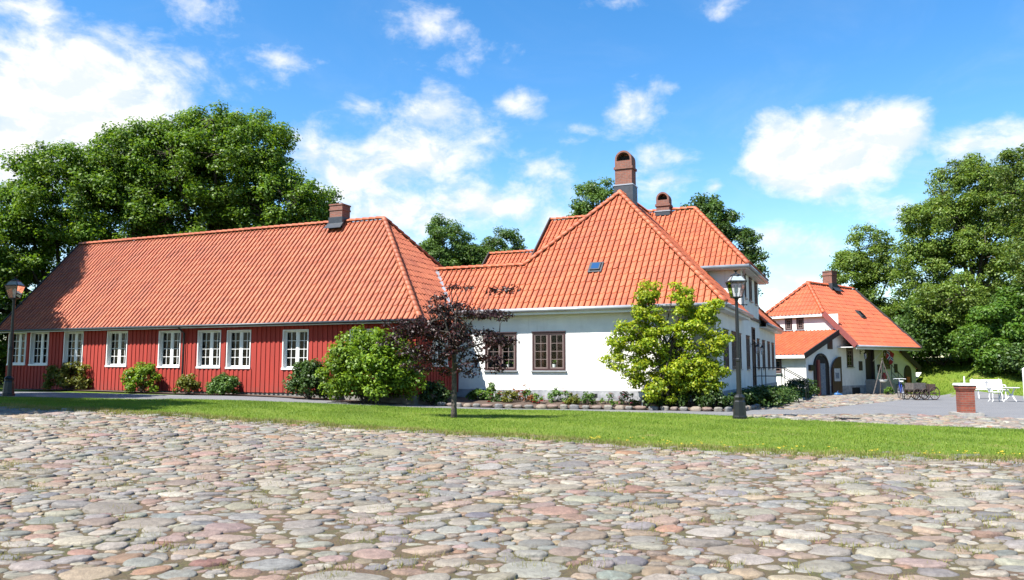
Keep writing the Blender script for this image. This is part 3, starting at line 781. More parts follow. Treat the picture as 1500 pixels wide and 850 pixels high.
# skylight
sl = Matrix.Rotation(math.atan2(5.514, 5.129), 4, 'X')
def skylight(parent, x, y, z, ang, w, h):
    m = MB(); m.box(-w / 2, w / 2, -h / 2, h / 2, .02, .13); m.box(-w / 2 - .08, w / 2 + .08, -h / 2 - .1, h / 2 + .08, .0, .075)
    o = m.build('skylight', MT['lead'], parent, (x, y, z)); o.rotation_euler = (ang, 0, 0)
    m = MB(); m.poly([(-w / 2 + .05, -h / 2 + .05, .134), (w / 2 - .05, -h / 2 + .05, .134), (w / 2 - .05, h / 2 - .05, .134), (-w / 2 + .05, h / 2 - .05, .134)]); m.build('skylight_pane', MT['glass'], o)
    m = MB(); m.poly([(-w / 2 + .05, -h / 2 + .05, .132), (w / 2 - .05, -h / 2 + .05, .132), (w / 2 - .05, h / 2 - .05, .132), (-w / 2 + .05, h / 2 - .05, .132)]); m.build('skylight_blind', MT['lead'], o)
skylight(white, -5.28, 1.58, 5.70, math.atan2(5.514, 5.129), .42, .44)
chimney_arched(white, -5.28, 6.25, 9.2, 10.08, 10.9, 11.72, .80, .72)
chimney_arched(white, -4.5, VM, 9.4, 9.62, 9.95, 10.62, .66, .66)

# ------------------------------------------------------------------ WHITE BARN
BTH = math.radians(90 - 49.218)
BORG = (19.529, 44.615, 0)
BK = 1.2
barn = thing('white_barn', 'white plastered barn with bright orange roof arched doors and lean to', 'barn', (BORG[0] * BK, BORG[1] * BK, 1.65 - 1.65 * BK), BTH); barn.scale = (BK, BK, BK)
BE, BR, BH, HW = 2.938, 6.906, 4.851, 3.806
FR = (BH - BE) / (BR - BE) * HW
r = Roof()
r.slope([(0, 0, BE), (8.75, 0, BE), (7.9, HW, BR), (1.935, HW, BR), (0, FR, BH)], X)
r.slope([(0, 2 * HW, BE), (8.75, 2 * HW, BE), (7.9, HW, BR), (1.935, HW, BR), (0, 2 * HW - FR, BH)], X)
r.slope([(0, FR, BH), (0, 2 * HW - FR, BH), (1.935, HW, BR)], Y)
LB = .95
r.slope([(-3.95, LB, 2.36), (-3.95, 5.6, 2.36), (.25, 5.6, 3.85), (.25, LB, 3.85)], Y)
r.slope([(8.3, LB, 2.75), (8.3, 5.6, 2.75), (10.9, 5.6, 1.62), (10.9, LB, 1.62)], Y)
roof = r.build('roof', MT['tile_barn'], barn)
ridge_obj([((1.935, HW, BR + .06), (7.9, HW, BR + .06)), ((-.03, FR, BH + .05), (1.935, HW, BR + .06)), ((-.03, 2 * HW - FR, BH + .05), (1.935, HW, BR + .06))], MT['tile_barn'], roof)
FB = 1.10
wall = MB(); AR = 1.48
arch = lambda x0, x1, z0, z1: [(x0, z0), (x1, z0)] + [((x0 + x1) / 2 + (x1 - x0) / 2 * math.cos(PI * k / 10), z1 - (x1 - x0) / 2 + (x1 - x0) / 2 * math.sin(PI * k / 10)) for k in range(11)]
bh = [(1.08, 1.86, 1.7, 2.78), (5.9, 6.75, 1.6, 2.74), (3.5, 4.5, .95, 2.88)]
wall_grid(wall, (0, FB, 0), X, .25, 8.3, .62, 3.0 + FB * .9, bh, (0, -1, 0), .25)
wall.poly([(-3.6, FB, .62), (.25, FB, .62), (.25, FB, 3.75), (-3.6, FB, 2.42)])
wall.poly([(8.3, FB, .62), (10.6, FB, .62), (10.6, FB, 1.70), (8.3, FB, 2.66)])
lw = [(2.55, 3.3, 1.37, 2.12)]
wall_grid(wall, (-3.6, 0, 0), Y, FB, 5.4, .0, 2.42, lw, (-1, 0, 0), .2)
gw = [(3.25, 3.72, 3.96, 4.66), (4.0, 4.48, 3.96, 4.66)]
wall_grid(wall, (.25, 0, 0), Y, FB, 2 * HW - FB, 0, BH - .05, gw + [], (-1, 0, 0), .2)
wall.poly([(8.3, FB, 0), (8.3, 2 * HW - FB, 0), (8.3, 2 * HW - FB, 4.0), (8.3, HW, BR - .1), (8.3, FB, 4.0)])
wall.poly([(10.6, FB, -.2), (10.6, 5.4, -.2), (10.6, 5.4, 1.7), (10.6, FB, 1.7)])
wall.poly([(-3.6, 2 * HW - FB, 0), (10.6, 2 * HW - FB, 0), (10.6, 2 * HW - FB, 1.7), (8.3, 2 * HW - FB, 3.6), (.25, 2 * HW - FB, 3.6), (-3.6, 2 * HW - FB, 2.2)])
wall.build('wall', MT['plaster'], barn)
m = MB(); m.box(-3.57, 10.57, FB - .03, FB + .2, -.3, .622); m.build('plinth', MT['plinth'], barn)
m = MB(); m.box(-.02, 8.6, -.0, FB - .04, BE - .12, BE - .08); m.build('soffit', MT['white_paint'], barn)
gutter(barn, (-.02, -.08, BE - .05), (8.72, -.08, BE - .05), r=.075)
for p, q, hh in (((0, -.01, BE - .12), (8.7, -.01, BE - .12), .2), ((-.01, FR, BH - .08), (-.01, 2 * HW - FR, BH - .08), .18), ((-3.97, LB, 2.27), (-3.97, 5.6, 2.27), .18)):
    m = MB(); m.bar(p, q, .026, hh); m.build('fascia', MT['white_paint'], barn)
m = MB(); m.bar((-.05, -.05, BE - .03), (-.05, FR, BH), .06, .30); m.build('verge_board', MT['barge'], barn)
m = MB(); m.bar((-4.0, LB - .03, 2.30), (.2, LB - .03, 3.80), .06, .3); m.build('verge_board', MT['dark_wood'], barn)
m = MB(); m.bar((8.2, LB - .03, 2.74), (10.95, LB - .03, 1.58), .06, .34); m.build('verge_board', MT['dark_wood'], barn)
m = MB(); m.bar((8.8, -.03, BE - .02), (7.95, HW, BR + .05), .06, .24); m.build('verge_board', MT['dark_wood'], barn)
chimney_plain(barn, 4.75, HW, 6.6, 7.9, .66, .62, 7.08)
skylight(barn, 4.77, 1.92, 4.98, math.atan2(BR - BE, HW), .42, .5)
def dark_window(loc, rz, w, h): window(barn, 'brown', loc, rz, curtain=False, w=w, h=h)
dark_window((1.47, FB, 1.7), 0, .78, 1.08); dark_window((6.325, FB, 1.6), 0, .85, 1.14)
dark_window((-3.6, 2.925, 1.37), -PI / 2, .75, .75)
for a, b, c, dd in gw: dark_window((.25, (a + b) / 2, c), -PI / 2, .47, .70)
m = MB(); m.box(-1.15, -.6, FB - .04, FB + .02, 2.72, 3.42); m.build('gable_hatch', MT['brown_paint'], barn)
# arched doorway, its open leaf with a pinned sheet
a_ = arch(-2.72, -1.3, .15, 2.34)
m = MB(); m.prism(a_, FB - .05, FB + .3); o = m.build('doorway', MT['dark'], barn)  # solid arched panel, its dark colour stands in for the unlit inside
m = MB(); ro = arch(-2.8, -1.22, .15, 2.42)
for k in range(2, len(ro) - 1):
    m.bar((ro[k][0], FB - .04, ro[k][1]), (ro[k + 1][0], FB - .04, ro[k + 1][1]), .1, .1, up=(0, 1, 0))
m.box(-2.83, -2.73, FB - .09, FB + .01, .15, 1.65); m.box(-1.29, -1.19, FB - .09, FB + .01, .15, 1.65); m.build('door_frame', MT['dark_wood'], o)
m = MB(); m.box(-2.55, -2.35, FB - .16, FB - .06, .15, 2.1); m.build('inner_door', MT['barge'], o)
m = MB(); m.box(-2.15, -1.62, FB - .075, FB - .055, .15, 1.9); m.build('inner_glazing', MT['print_blue'], o)
half = [(-.98, .25), (.12, .25), (.12, 2.3)] + [(.12 - 1.1 * math.sin(PI / 2 * k / 8), 1.45 + .85 * math.cos(PI / 2 * k / 8)) for k in range(1, 9)]
m = MB(); m.prism(half, FB - .16, FB - .10)
for k in range(1, 6): m.box(-.98 + .183 * k - .006, -.98 + .183 * k + .006, FB - .166, FB - .158, .28, 1.6)
o = m.build('door', MT['brown_paint'], barn)
m = MB(); m.box(-.8, -.1, FB - .18, FB - .168, .9, 1.62); m.m = 1; m.box(-.68, -.26, FB - .186, FB - .182, 1.05, 1.38); m.m = 0
m.build('poster', [MT['paper'], MT['print_blue']], o)
# entrance door, stairs with rail
m = MB(); m.box(3.5, 4.5, FB + .1, FB + .18, .95, 2.88); m.box(3.42, 3.55, FB - .04, FB + .1, .95, 2.95); m.box(4.45, 4.58, FB - .04, FB + .1, .95, 2.95); m.build('door', MT['dark_wood'], barn)
m = MB(); m.box(3.3, 4.7, FB - 1.0, FB - .035, 0, .93)
for k in range(5): m.box(4.7 + .32 * k, 5.02 + .32 * k, FB - 1.0, FB - .035, 0, .76 - .155 * k)
m.build('doorstep', MT['concrete'], barn)
m = MB(); m.tube([(3.35, FB - .98, 1.85), (4.7, FB - .98, 1.85), (6.5, FB - .98, .95)], .022, 8); m.tube([(4.7, FB - .98, 1.4), (6.4, FB - .98, .55)], .016, 8)
for x, z0, z1 in ((3.35, .9, 1.85), (4.7, .75, 1.85), (5.6, .35, 1.4), (6.45, 0, .98)): m.tube([(x, FB - .98, z0), (x, FB - .98, z1)], .02, 8)
m.build('railing', MT['black'], barn)
for x0, x1, z0, z1 in ((2.55, 2.95, 1.5, 2.05), (5.0, 5.55, 1.35, 1.85), (7.35, 7.75, 1.35, 1.9)):
    m = MB(); m.box(x0, x1, FB - .05, FB - .003, z0, z1); m.build('notice_board', MT['dark_wood'], barn)
m = MB(); m.box(-3.35, -2.95, FB - .14, FB - .003, 1.5, 1.82); m.build('letter_box', MT['black'], barn)
m = MB(); m.prism(arch(8.75, 9.8, .1, 1.82), FB - .05, FB + .2); o = m.build('doorway', MT['dark_wood'], barn)
m = MB(); m.box(1.55, 2.5, FB - .045, FB - .032, .1, .5); m.build('cellar_opening', MT['dark'], barn)  # flat slab on the plinth, the darkness behind is only its colour
wall_lantern(barn, 2.8, FB, 2.6, 0, 1.1)

# ------------------------------------------------------------------ ground sheets
def resample(c, n):
    c = np.array(c, float); d = np.r_[0, np.cumsum(np.hypot(*np.diff(c, axis=0).T))]; t = np.linspace(0, d[-1], n)
    return np.stack([np.interp(t, d, c[:, 0]), np.interp(t, d, c[:, 1])], 1)

def loft(name, A, B, n, k, dz, mat, wob=0):
    A = resample(A, n); B = resample(B, n); t = np.linspace(0, 1, k)[:, None, None]
    P = A[None] * (1 - t) + B[None] * t
    z = terr(P[..., 0], P[..., 1]) + dz
    V = np.concatenate([P, z[..., None]], -1).reshape(-1, 3); idx = np.arange(n * k).reshape(k, n)
    F = np.stack([idx[:-1, :-1], idx[:-1, 1:], idx[1:, 1:], idx[1:, :-1]], -1).reshape(-1, 4)
    me = fast_mesh(name, V, F, True)
    o = link(name, me, mat); o['kind'] = 'structure'
    return o, A, B

gx = np.r_[-1500, -700, -350, -180, -110, np.arange(-80, 81, 1.), 110, 180, 350, 700, 1500]
gy = np.r_[-300, -120, -50, np.arange(-20, 121, 1.), 160, 250, 450, 900, 2000]
GX, GY = np.meshgrid(gx, gy); GZ = terr(GX, GY) - .05
idx = np.arange(GX.size).reshape(GX.shape)
F = np.stack([idx[:-1, :-1], idx[:-1, 1:], idx[1:, 1:], idx[1:, :-1]], -1).reshape(-1, 4)
link('ground', fast_mesh('ground', np.stack([GX, GY, GZ], -1).reshape(-1, 3), F, True), MT['lawn'])['kind'] = 'structure'

LN = [(-34, 26.5), (-24, 24.8), (-17.81, 23.73), (-14.67, 22.67), (-10.86, 20.88), (-7.64, 20.02), (-4.11, 19.12), (0, 17.9), (3.32, 15.5), (4.83, 14.83), (6.7, 14.22), (8.9, 13.85), (10.51, 13.63), (14, 13.2), (22, 12.4)]
LF = [(-34, 31), (-24, 29.2), (-17.85, 27.57), (-12.86, 27.08), (-7.53, 27.26), (-3.56, 27.55), (1.2, 27.91), (5.52, 25.64), (6.94, 24.04), (10.02, 21.17), (12.77, 19.8), (14.49, 18.73), (19, 16.5), (26, 14.0)]
lawn, LA, LBc = loft('lawn', LN, LF, 90, 16, .012, MT['lawn'])
loft('cobbled_square_bed', [(-40, -6), (40, -6)], LN and [(-36, 26.9), (-24, 25.2), (-17.81, 24.1), (-14.67, 23.0), (-10.86, 21.2), (-7.64, 20.3), (-4.11, 19.4), (0, 18.2), (3.32, 15.8), (4.83, 15.1), (6.7, 14.5), (8.9, 14.1), (14, 13.5), (40, 12)], 160, 220, -.006, MT['joint_soil'])
bed_ = bpy.data.objects['cobbled_square_bed'].data; co_ = np.empty(len(bed_.vertices) * 3, np.float32); bed_.vertices.foreach_get('co', co_); co_ = co_.reshape(-1, 3)
co_[:, 2] += .008 * np.sin(co_[:, 0] * 1.7 + 2 * np.sin(co_[:, 1] * .9)) * np.cos(co_[:, 1] * 1.3 + np.sin(co_[:, 0] * .7)) + rng.normal(0, .004, len(co_)); bed_.vertices.foreach_set('co', co_.ravel()); bed_.update()
loft('footpath', [(-34, 30.9), (-24, 29.1), (-17.85, 27.47), (-12.86, 26.98), (-7.53, 27.16), (-3.56, 27.45), (1.2, 27.81), (5.52, 25.54), (6.5, 24.4)], [(-34, 36), (-27, 35), (-20.75, 33.4), (-14.85, 32.0), (-8.31, 30.3), (-3.8, 29.6), (-1.25, 29.2), (2.45, 28.6), (5.87, 27.6), (7.6, 27.0)], 70, 8, -.004, MT['asphalt'])
loft('yard_road', [(5.4, 25.5), (7.6, 24.4), (12.4, 25.6), (15.5, 23.6), (20, 19), (34, 12)], [(7.3, 27.3), (12.0, 35.5), (16.2, 45.5), (19.0, 51.3), (28.0, 59), (28.6, 52), (30.2, 46.5), (33, 43.5), (42, 38)], 60, 24, -.008, MT['asphalt'])
loft('cobbled_strip_bed', [(6.7, 23.9), (7.56, 22.9), (10.08, 21.0), (12.84, 19.6), (16, 17.9)], [(7.4, 25.2), (12.4, 26.1), (14.1, 25.3), (15.52, 24.05), (22, 20)], 30, 8, -.002, MT['joint_soil'])
APR = [(8.5, 28.9), (10.66, 28.76), (13.74, 32.51), (18.01, 37.25), (20.8, 41.2), (27.8, 54.6)]
loft('cobbled_yard_bed', APR, [(8.3, 29.5), (11.6, 33.9), (14.4, 40.2), (17.0, 46.5), (18.9, 50.8), (23.5, 55.0), (28.0, 58.7)], 30, 8, -.001, MT['joint_soil'])
# flower bed in front of and beside the white house
cw, sw_ = math.cos(WTH), math.sin(WTH)
def wl(a, v): return (WORG[0] + a * cw - v * sw_, WORG[1] + a * sw_ + v * cw)
STN = [(-2.9, 29.7), (-1.97, 29.3), (1.25, 29.08), (3.2, 28.55), (5.05, 27.91), (6.6, 27.2), (7.27, 27.0), (7.9, 27.3), (8.57, 28.39), (10.0, 31.1), (11.49, 33.96), (12.6, 36.2)]
bedA = resample(STN, 70)
bedB = resample([wl(-11.3, .38), wl(-5, .38), wl(-.33, .38), wl(-.30, 4), wl(-.30, 9.5)], 70)
t = np.linspace(0, 1, 8)[:, None, None]
P = bedA[None] * (1 - t) + bedB[None] * t
z = terr(P[..., 0], P[..., 1]) + .03 + .2 * t[..., 0] + rng.normal(0, .012, P.shape[:2])
idx = np.arange(P.shape[0] * P.shape[1]).reshape(P.shape[:2])
F = np.stack([idx[:-1, :-1], idx[:-1, 1:], idx[1:, 1:], idx[1:, :-1]], -1).reshape(-1, 4)
link('flower_bed_soil', fast_mesh('flower_bed_soil', np.concatenate([P, z[..., None]], -1).reshape(-1, 3), F, True), MT['soil'])['kind'] = 'structure'
loft('wall_bed_soil', [(-23.2, 37.0), (-16.5, 34.0), (-8.9, 30.95), (-4.2, 29.5)], [(-23.0, 38.2), (-16.4, 35.3), (-8.7, 32.0), (-3.7, 29.8)], 40, 5, .004, MT['soil'])

# ------------------------------------------------------------------ cobbles
def scatter_stones(inside, x0, x1, y0, y1, classes, ax=1.0):
    """dart throwing from large to small stones; inside(x, y) -> bool"""
    cell = .62; grid = {}; out = []
    for R, tries in classes:
        n = int(tries * (x1 - x0) * (y1 - y0) / ax)
        xs = rng.uniform(x0, x1, n) / ax; ys = rng.uniform(y0, y1, n); ok = inside(xs * ax, ys)
        rr = R * rng.uniform(.85, 1.18, n)
        for i in np.nonzero(ok)[0]:
            x, y, q = xs[i], ys[i], rr[i]; cx, cy = int(x / cell // 1), int(y / cell // 1); good = True
            for a in (cx - 1, cx, cx + 1):
                for b in (cy - 1, cy, cy + 1):
                    for (px, py, pr) in grid.get((a, b), ()):
                        d = (q + pr) * .88
                        if (px - x) ** 2 + (py - y) ** 2 < d * d: good = False; break
                    if not good: break
                if not good: break
            if good:
                grid.setdefault((cx, cy), []).append((x, y, q)); out.append((x, y, q))
    return np.array(out), grid, cell

PAL = np.array([(.42, .41, .39), (.38, .375, .37), (.33, .335, .35), (.47, .44, .39), (.46, .36, .31), (.45, .31, .26), (.50, .41, .32), (.44, .35, .33), (.56, .54, .50), (.29, .30, .32), (.43, .26, .19), (.40, .385, .34)])
PW = np.array([.16, .13, .10, .16, .09, .07, .11, .09, .05, .05, .02, .08]); PW = PW / PW.sum(); PAL = PAL * .54

def stones_mesh(name, pts, grid, cell, hk=1.0, seed=3, sink=0.0, ax=1.0):
    rg = np.random.default_rng(seed)
    K = 16; ang = np.linspace(0, 2 * PI, K, endpoint=False)
    prof = [(1.0, -.03), (1.0, .18), (.95, .62), (.80, .92), (.44, 1.0)]
    nr = len(prof); nvp = K * nr + 1
    V = np.zeros((len(pts), nvp, 3)); C = np.ones((len(pts), nvp, 4))
    ca, sa = np.cos(ang), np.sin(ang)
    zz = terr(pts[:, 0] * ax, pts[:, 1]) if len(pts) else np.zeros(0)
    for i, (x, y, R) in enumerate(pts):
        cx, cy = int(x / cell // 1), int(y / cell // 1); nb = []
        for a in (cx - 1, cx, cx + 1):
            for b in (cy - 1, cy, cy + 1): nb += grid.get((a, b), ())
        nb = np.array(nb); d = nb[:, :2] - (x, y); D = np.hypot(d[:, 0], d[:, 1]); k = (D > 1e-6) & (D < R * 4 + .3)
        el = 1 + .22 * np.cos(2 * (ang - rg.uniform(0, PI))) * rg.uniform(.3, 1.3)
        nf_ = rg.integers(4, 8); pa = np.linspace(0, 2 * PI, nf_, endpoint=False) + rg.normal(0, .22, nf_) + rg.uniform(0, 6); pd = R * rg.uniform(.92, 1.28, nf_)
        cc = np.cos(ang[:, None] - pa[None]); lim = np.where(cc > .15, pd[None] / np.maximum(cc, .15), 9).min(1)
        lim = np.minimum(lim, R * 1.5) * (1 + rg.normal(0, .03, K)) * el
        if k.any():
            d = d[k]; D = D[k]; off = (D * D + R * R - nb[k, 2] ** 2) / (2 * D) - rg.uniform(.002, .013)
            cs = (d[:, :1] * ca + d[:, 1:] * sa) / D[:, None]
            rad = np.where(cs > .12, off[:, None] / np.maximum(cs, .12), 9).min(0)
            rad = np.minimum(rad, lim)
        else: rad = lim
        rad = np.maximum(rad, R * .4)
        rad = .16 * np.roll(rad, 1) + .68 * rad + .16 * np.roll(rad, -1)
        hgt = (.012 + min(.032, R * .22)) * rg.uniform(.6, 1.2) * hk
        tx, ty = rg.normal(0, .07, 2); base = zz[i] - .012 - sink
        for j, (s, h) in enumerate(prof):
            rr = rad * s
            px, py = rr * ca, rr * sa
            V[i, j * K:(j + 1) * K, 0] = x + px; V[i, j * K:(j + 1) * K, 1] = y + py
            V[i, j * K:(j + 1) * K, 2] = base + (h * hgt if h > 0 else h) + (px * tx + py * ty if h > 0 else 0) + (rg.normal(0, .11 * hgt, K) if h > .5 else 0)
        V[i, -1] = (x, y, base + hgt * 1.0)
        c = PAL[rg.choice(len(PAL), p=PW)] * rg.uniform(.62, 1.04) * np.array([1.0, .945, .85]) + rg.normal(0, .005, 3)
        C[i, :, :3] = np.clip(c, .05, .75)
    f = []
    for j in range(nr - 1):
        for q in range(K): f.append((j * K + q, j * K + (q + 1) % K, (j + 1) * K + (q + 1) % K, (j + 1) * K + q))
    quad = np.array(f)
    top = np.array([((nr - 1) * K + q, (nr - 1) * K + (q + 1) % K, nvp - 1, nvp - 1) for q in range(K)])
    nS = len(pts); off = (np.arange(nS) * nvp)[:, None, None]
    Q = (quad[None] + off).reshape(-1, 4); T = (top[None, :, :3] + off).reshape(-1, 3)
    V[:, :, 0] *= ax
    me = bpy.data.meshes.new(name); VV = V.reshape(-1, 3).astype(np.float32)
    me.vertices.add(len(VV)); me.vertices.foreach_set('co', VV.ravel())
    loops = np.r_[Q.ravel(), T.ravel()].astype(np.int32); me.loops.add(len(loops)); me.loops.foreach_set('vertex_index', loops)
    ls = np.r_[np.arange(len(Q)) * 4, len(Q) * 4 + np.arange(len(T)) * 3].astype(np.int32)
    me.polygons.add(len(ls)); me.polygons.foreach_set('loop_start', ls); me.polygons.foreach_set('use_smooth', np.ones(len(ls), bool))
    a = me.attributes.new('scol', 'FLOAT_COLOR', 'POINT'); a.data.foreach_set('color', C.reshape(-1, 4).astype(np.float32).ravel())
    me.update(calc_edges=True); return me

lnx = np.array([p[0] for p in LN]); lny = np.array([p[1] for p in LN])
def in_square(x, y):
    edge = np.interp(x, lnx, lny, left=27, right=13.0)
    return (np.abs(x) < .70 * y + 4.2) & (y > 4.4) & (y < edge + .12 + .22 * np.sin(x * 1.9) + .14 * np.sin(x * 4.7 + 1))
pts, grid, cell = scatter_stones(in_square, -23, 17, 4.4, 25.5, [(.26, .16), (.19, 1.3), (.145, 5), (.115, 14), (.09, 30), (.068, 75), (.05, 150), (.036, 150)], 1.32)
link('cobbled_square', stones_mesh('cobbled_square', pts, grid, cell, .8, ax=1.32), MT['cobble'])['kind'] = 'structure'
SQ = pts
def in_poly(poly):
    px = np.array([p[0] for p in poly]); py = np.array([p[1] for p in poly])
    def f(x, y):
        c = np.zeros(len(x), bool); j = len(px) - 1
        for i in range(len(px)):
            w = ((py[i] > y) != (py[j] > y)) & (x < (px[j] - px[i]) * (y - py[i]) / (py[j] - py[i] + 1e-12) + px[i])
            c ^= w; j = i
        return c
    return f
stp = [(6.9, 23.9), (7.56, 23.0), (10.08, 21.2), (12.84, 19.8), (16, 18), (22, 20), (15.52, 24.02), (14.11, 25.2), (12.4, 26.0), (7.6, 25.1)]
pts, grid, cell = scatter_stones(in_poly(stp), 6.5, 20, 18, 26.5, [(.2, 1.2), (.15, 8), (.11, 18), (.08, 30), (.06, 30)])
link('cobbled_strip', stones_mesh('cobbled_strip', pts, grid, cell, seed=5), MT['cobble'])['kind'] = 'structure'
ap = APR + [(27.8, 58.4), (23.5, 54.8), (18.9, 50.6), (17.0, 46.3), (14.4, 40.0), (11.6, 33.6), (8.3, 29.3)]
pts, grid, cell = scatter_stones(in_poly(ap), 8, 28.5, 28, 59, [(.2, 1), (.15, 6), (.11, 14), (.08, 20)])
link('cobbled_yard', stones_mesh('cobbled_yard', pts, grid, cell, seed=6), MT['cobble'])['kind'] = 'structure'

# edging stones of the flower bed: one object each
edge_pts = resample(STN, 200); dd = np.r_[0, np.cumsum(np.hypot(*np.diff(edge_pts, axis=0).T))]
protos = []
for k in range(6):
    bm = bmesh.new(); bmesh.ops.create_icosphere(bm, subdivisions=3, radius=1)
    rr = np.random.default_rng(40 + k); ph = rr.uniform(0, 6, 6)
    for v in bm.verts:
        c = v.co
        s = 1 + .10 * math.sin(2.1 * c.x + ph[0]) + .09 * math.sin(2.7 * c.y + ph[1]) + .08 * math.sin(3.1 * c.z + ph[2]) + .03 * math.sin(7 * c.x + 5 * c.z + ph[3])
        p = abs(c.x) ** 3 + abs(c.y) ** 3 + abs(c.z) ** 3
        v.co = Vector((c.x * .185, c.y * .115, c.z * .10)) * s * (p ** (-1 / 3)) * .92
    me = bpy.data.meshes.new('edging_stone'); bm.to_mesh(me); bm.free()
    me.polygons.foreach_set('use_smooth', [True] * len(me.polygons))
    c = PAL[[0, 4, 3, 5, 6, 2][k]] * .72
    a = me.attributes.new('scol', 'FLOAT_COLOR', 'POINT'); a.data.foreach_set('color', np.tile(np.r_[c, 1], len(me.vertices)).astype(np.float32))
    me.materials.append(MT['cobble']); protos.append(me)
s = .1; k = 0; seq = [0, 1, 2, 4, 0, 3, 5, 2, 1, 0, 4, 3, 2, 5]
while s < dd[-1]:
    sc = random.uniform(.72, 1.12)
    x = float(np.interp(s + .2 * sc, dd, edge_pts[:, 0])); y = float(np.interp(s + .2 * sc, dd, edge_pts[:, 1]))
    x2 = float(np.interp(s + .25 * sc, dd, edge_pts[:, 0])); y2 = float(np.interp(s + .25 * sc, dd, edge_pts[:, 1]))
    o = link('edging_stone', protos[seq[k % len(seq)]], None, None, (x, y, tz(x, y) + .055), math.atan2(y2 - y, x2 - x) + random.uniform(-.12, .12))
    o.scale = (sc, random.uniform(.85, 1.1), random.uniform(.85, 1.1))
    tag(o, 'rounded fieldstone in the row edging the flower bed of the white house', 'stone', 'edging stones round the flower bed')
    s += .41 * sc + random.uniform(.0, .04); k += 1

# ------------------------------------------------------------------ foliage
def kites(cent, nrm, size, asp=.62, fold=.18, seed=0, jitter=.35):
    rg = np.random.default_rng(seed); n = len(cent)
    nrm = nrm / np.maximum(np.linalg.norm(nrm, axis=1, keepdims=True), 1e-6)
    t = rg.normal(size=(n, 3)); t -= nrm * (t * nrm).sum(1, keepdims=True); t /= np.maximum(np.linalg.norm(t, axis=1, keepdims=True), 1e-6)
    b = np.cross(nrm, t); L = size * rg.uniform(1 - jitter, 1 + jitter, (n, 1)); W = L * asp
    V = np.stack([cent - t * L * .5, cent + b * W * .5 + t * L * .08 + nrm * L * fold, cent + t * L * .5, cent - b * W * .5 + t * L * .08 + nrm * L * fold], 1).reshape(-1, 3)
    F = np.arange(4 * n).reshape(n, 4)
    return V, F

def crown_clumps(blobs, n, seed, inner=.45):
    rg = np.random.default_rng(seed)
    w = np.array([b[3] * b[4] * b[5] for b in blobs]) ** .75; w = w / w.sum(); ch = rg.choice(len(blobs), n, p=w)
    B = np.array(blobs)[ch]
    d = rg.normal(size=(n, 3)); d /= np.linalg.norm(d, axis=1, keepdims=True)
    rr = (inner + (1 - inner) * rg.uniform(0, 1, (n, 1)) ** .6)
    return B[:, :3] + d * rr * B[:, 3:6], d

def foliage(clumps, dirs, per, cr, leaf, seed, flat=.62, up=.55, out=.7, asp=.62):
    rg = np.random.default_rng(seed); n = len(clumps)
    cs = cr * rg.uniform(.6, 1.35, n)
    i = np.repeat(np.arange(n), np.maximum(3, (per * (cs / cr) ** 2).astype(int)))
    d = rg.normal(size=(len(i), 3)); d /= np.linalg.norm(d, axis=1, keepdims=True)
    rad = rg.uniform(0, 1, (len(i), 1)) ** .45
    off = d * rad * cs[i][:, None] * np.array([1, 1, flat])
    P = clumps[i] + off + rg.normal(0, cr * .08, (len(i), 3))
    nm = d * out + np.array([0, 0, up]) + rg.normal(0, .45, (len(i), 3))
    return kites(P, nm, leaf, asp=asp, seed=seed + 1)

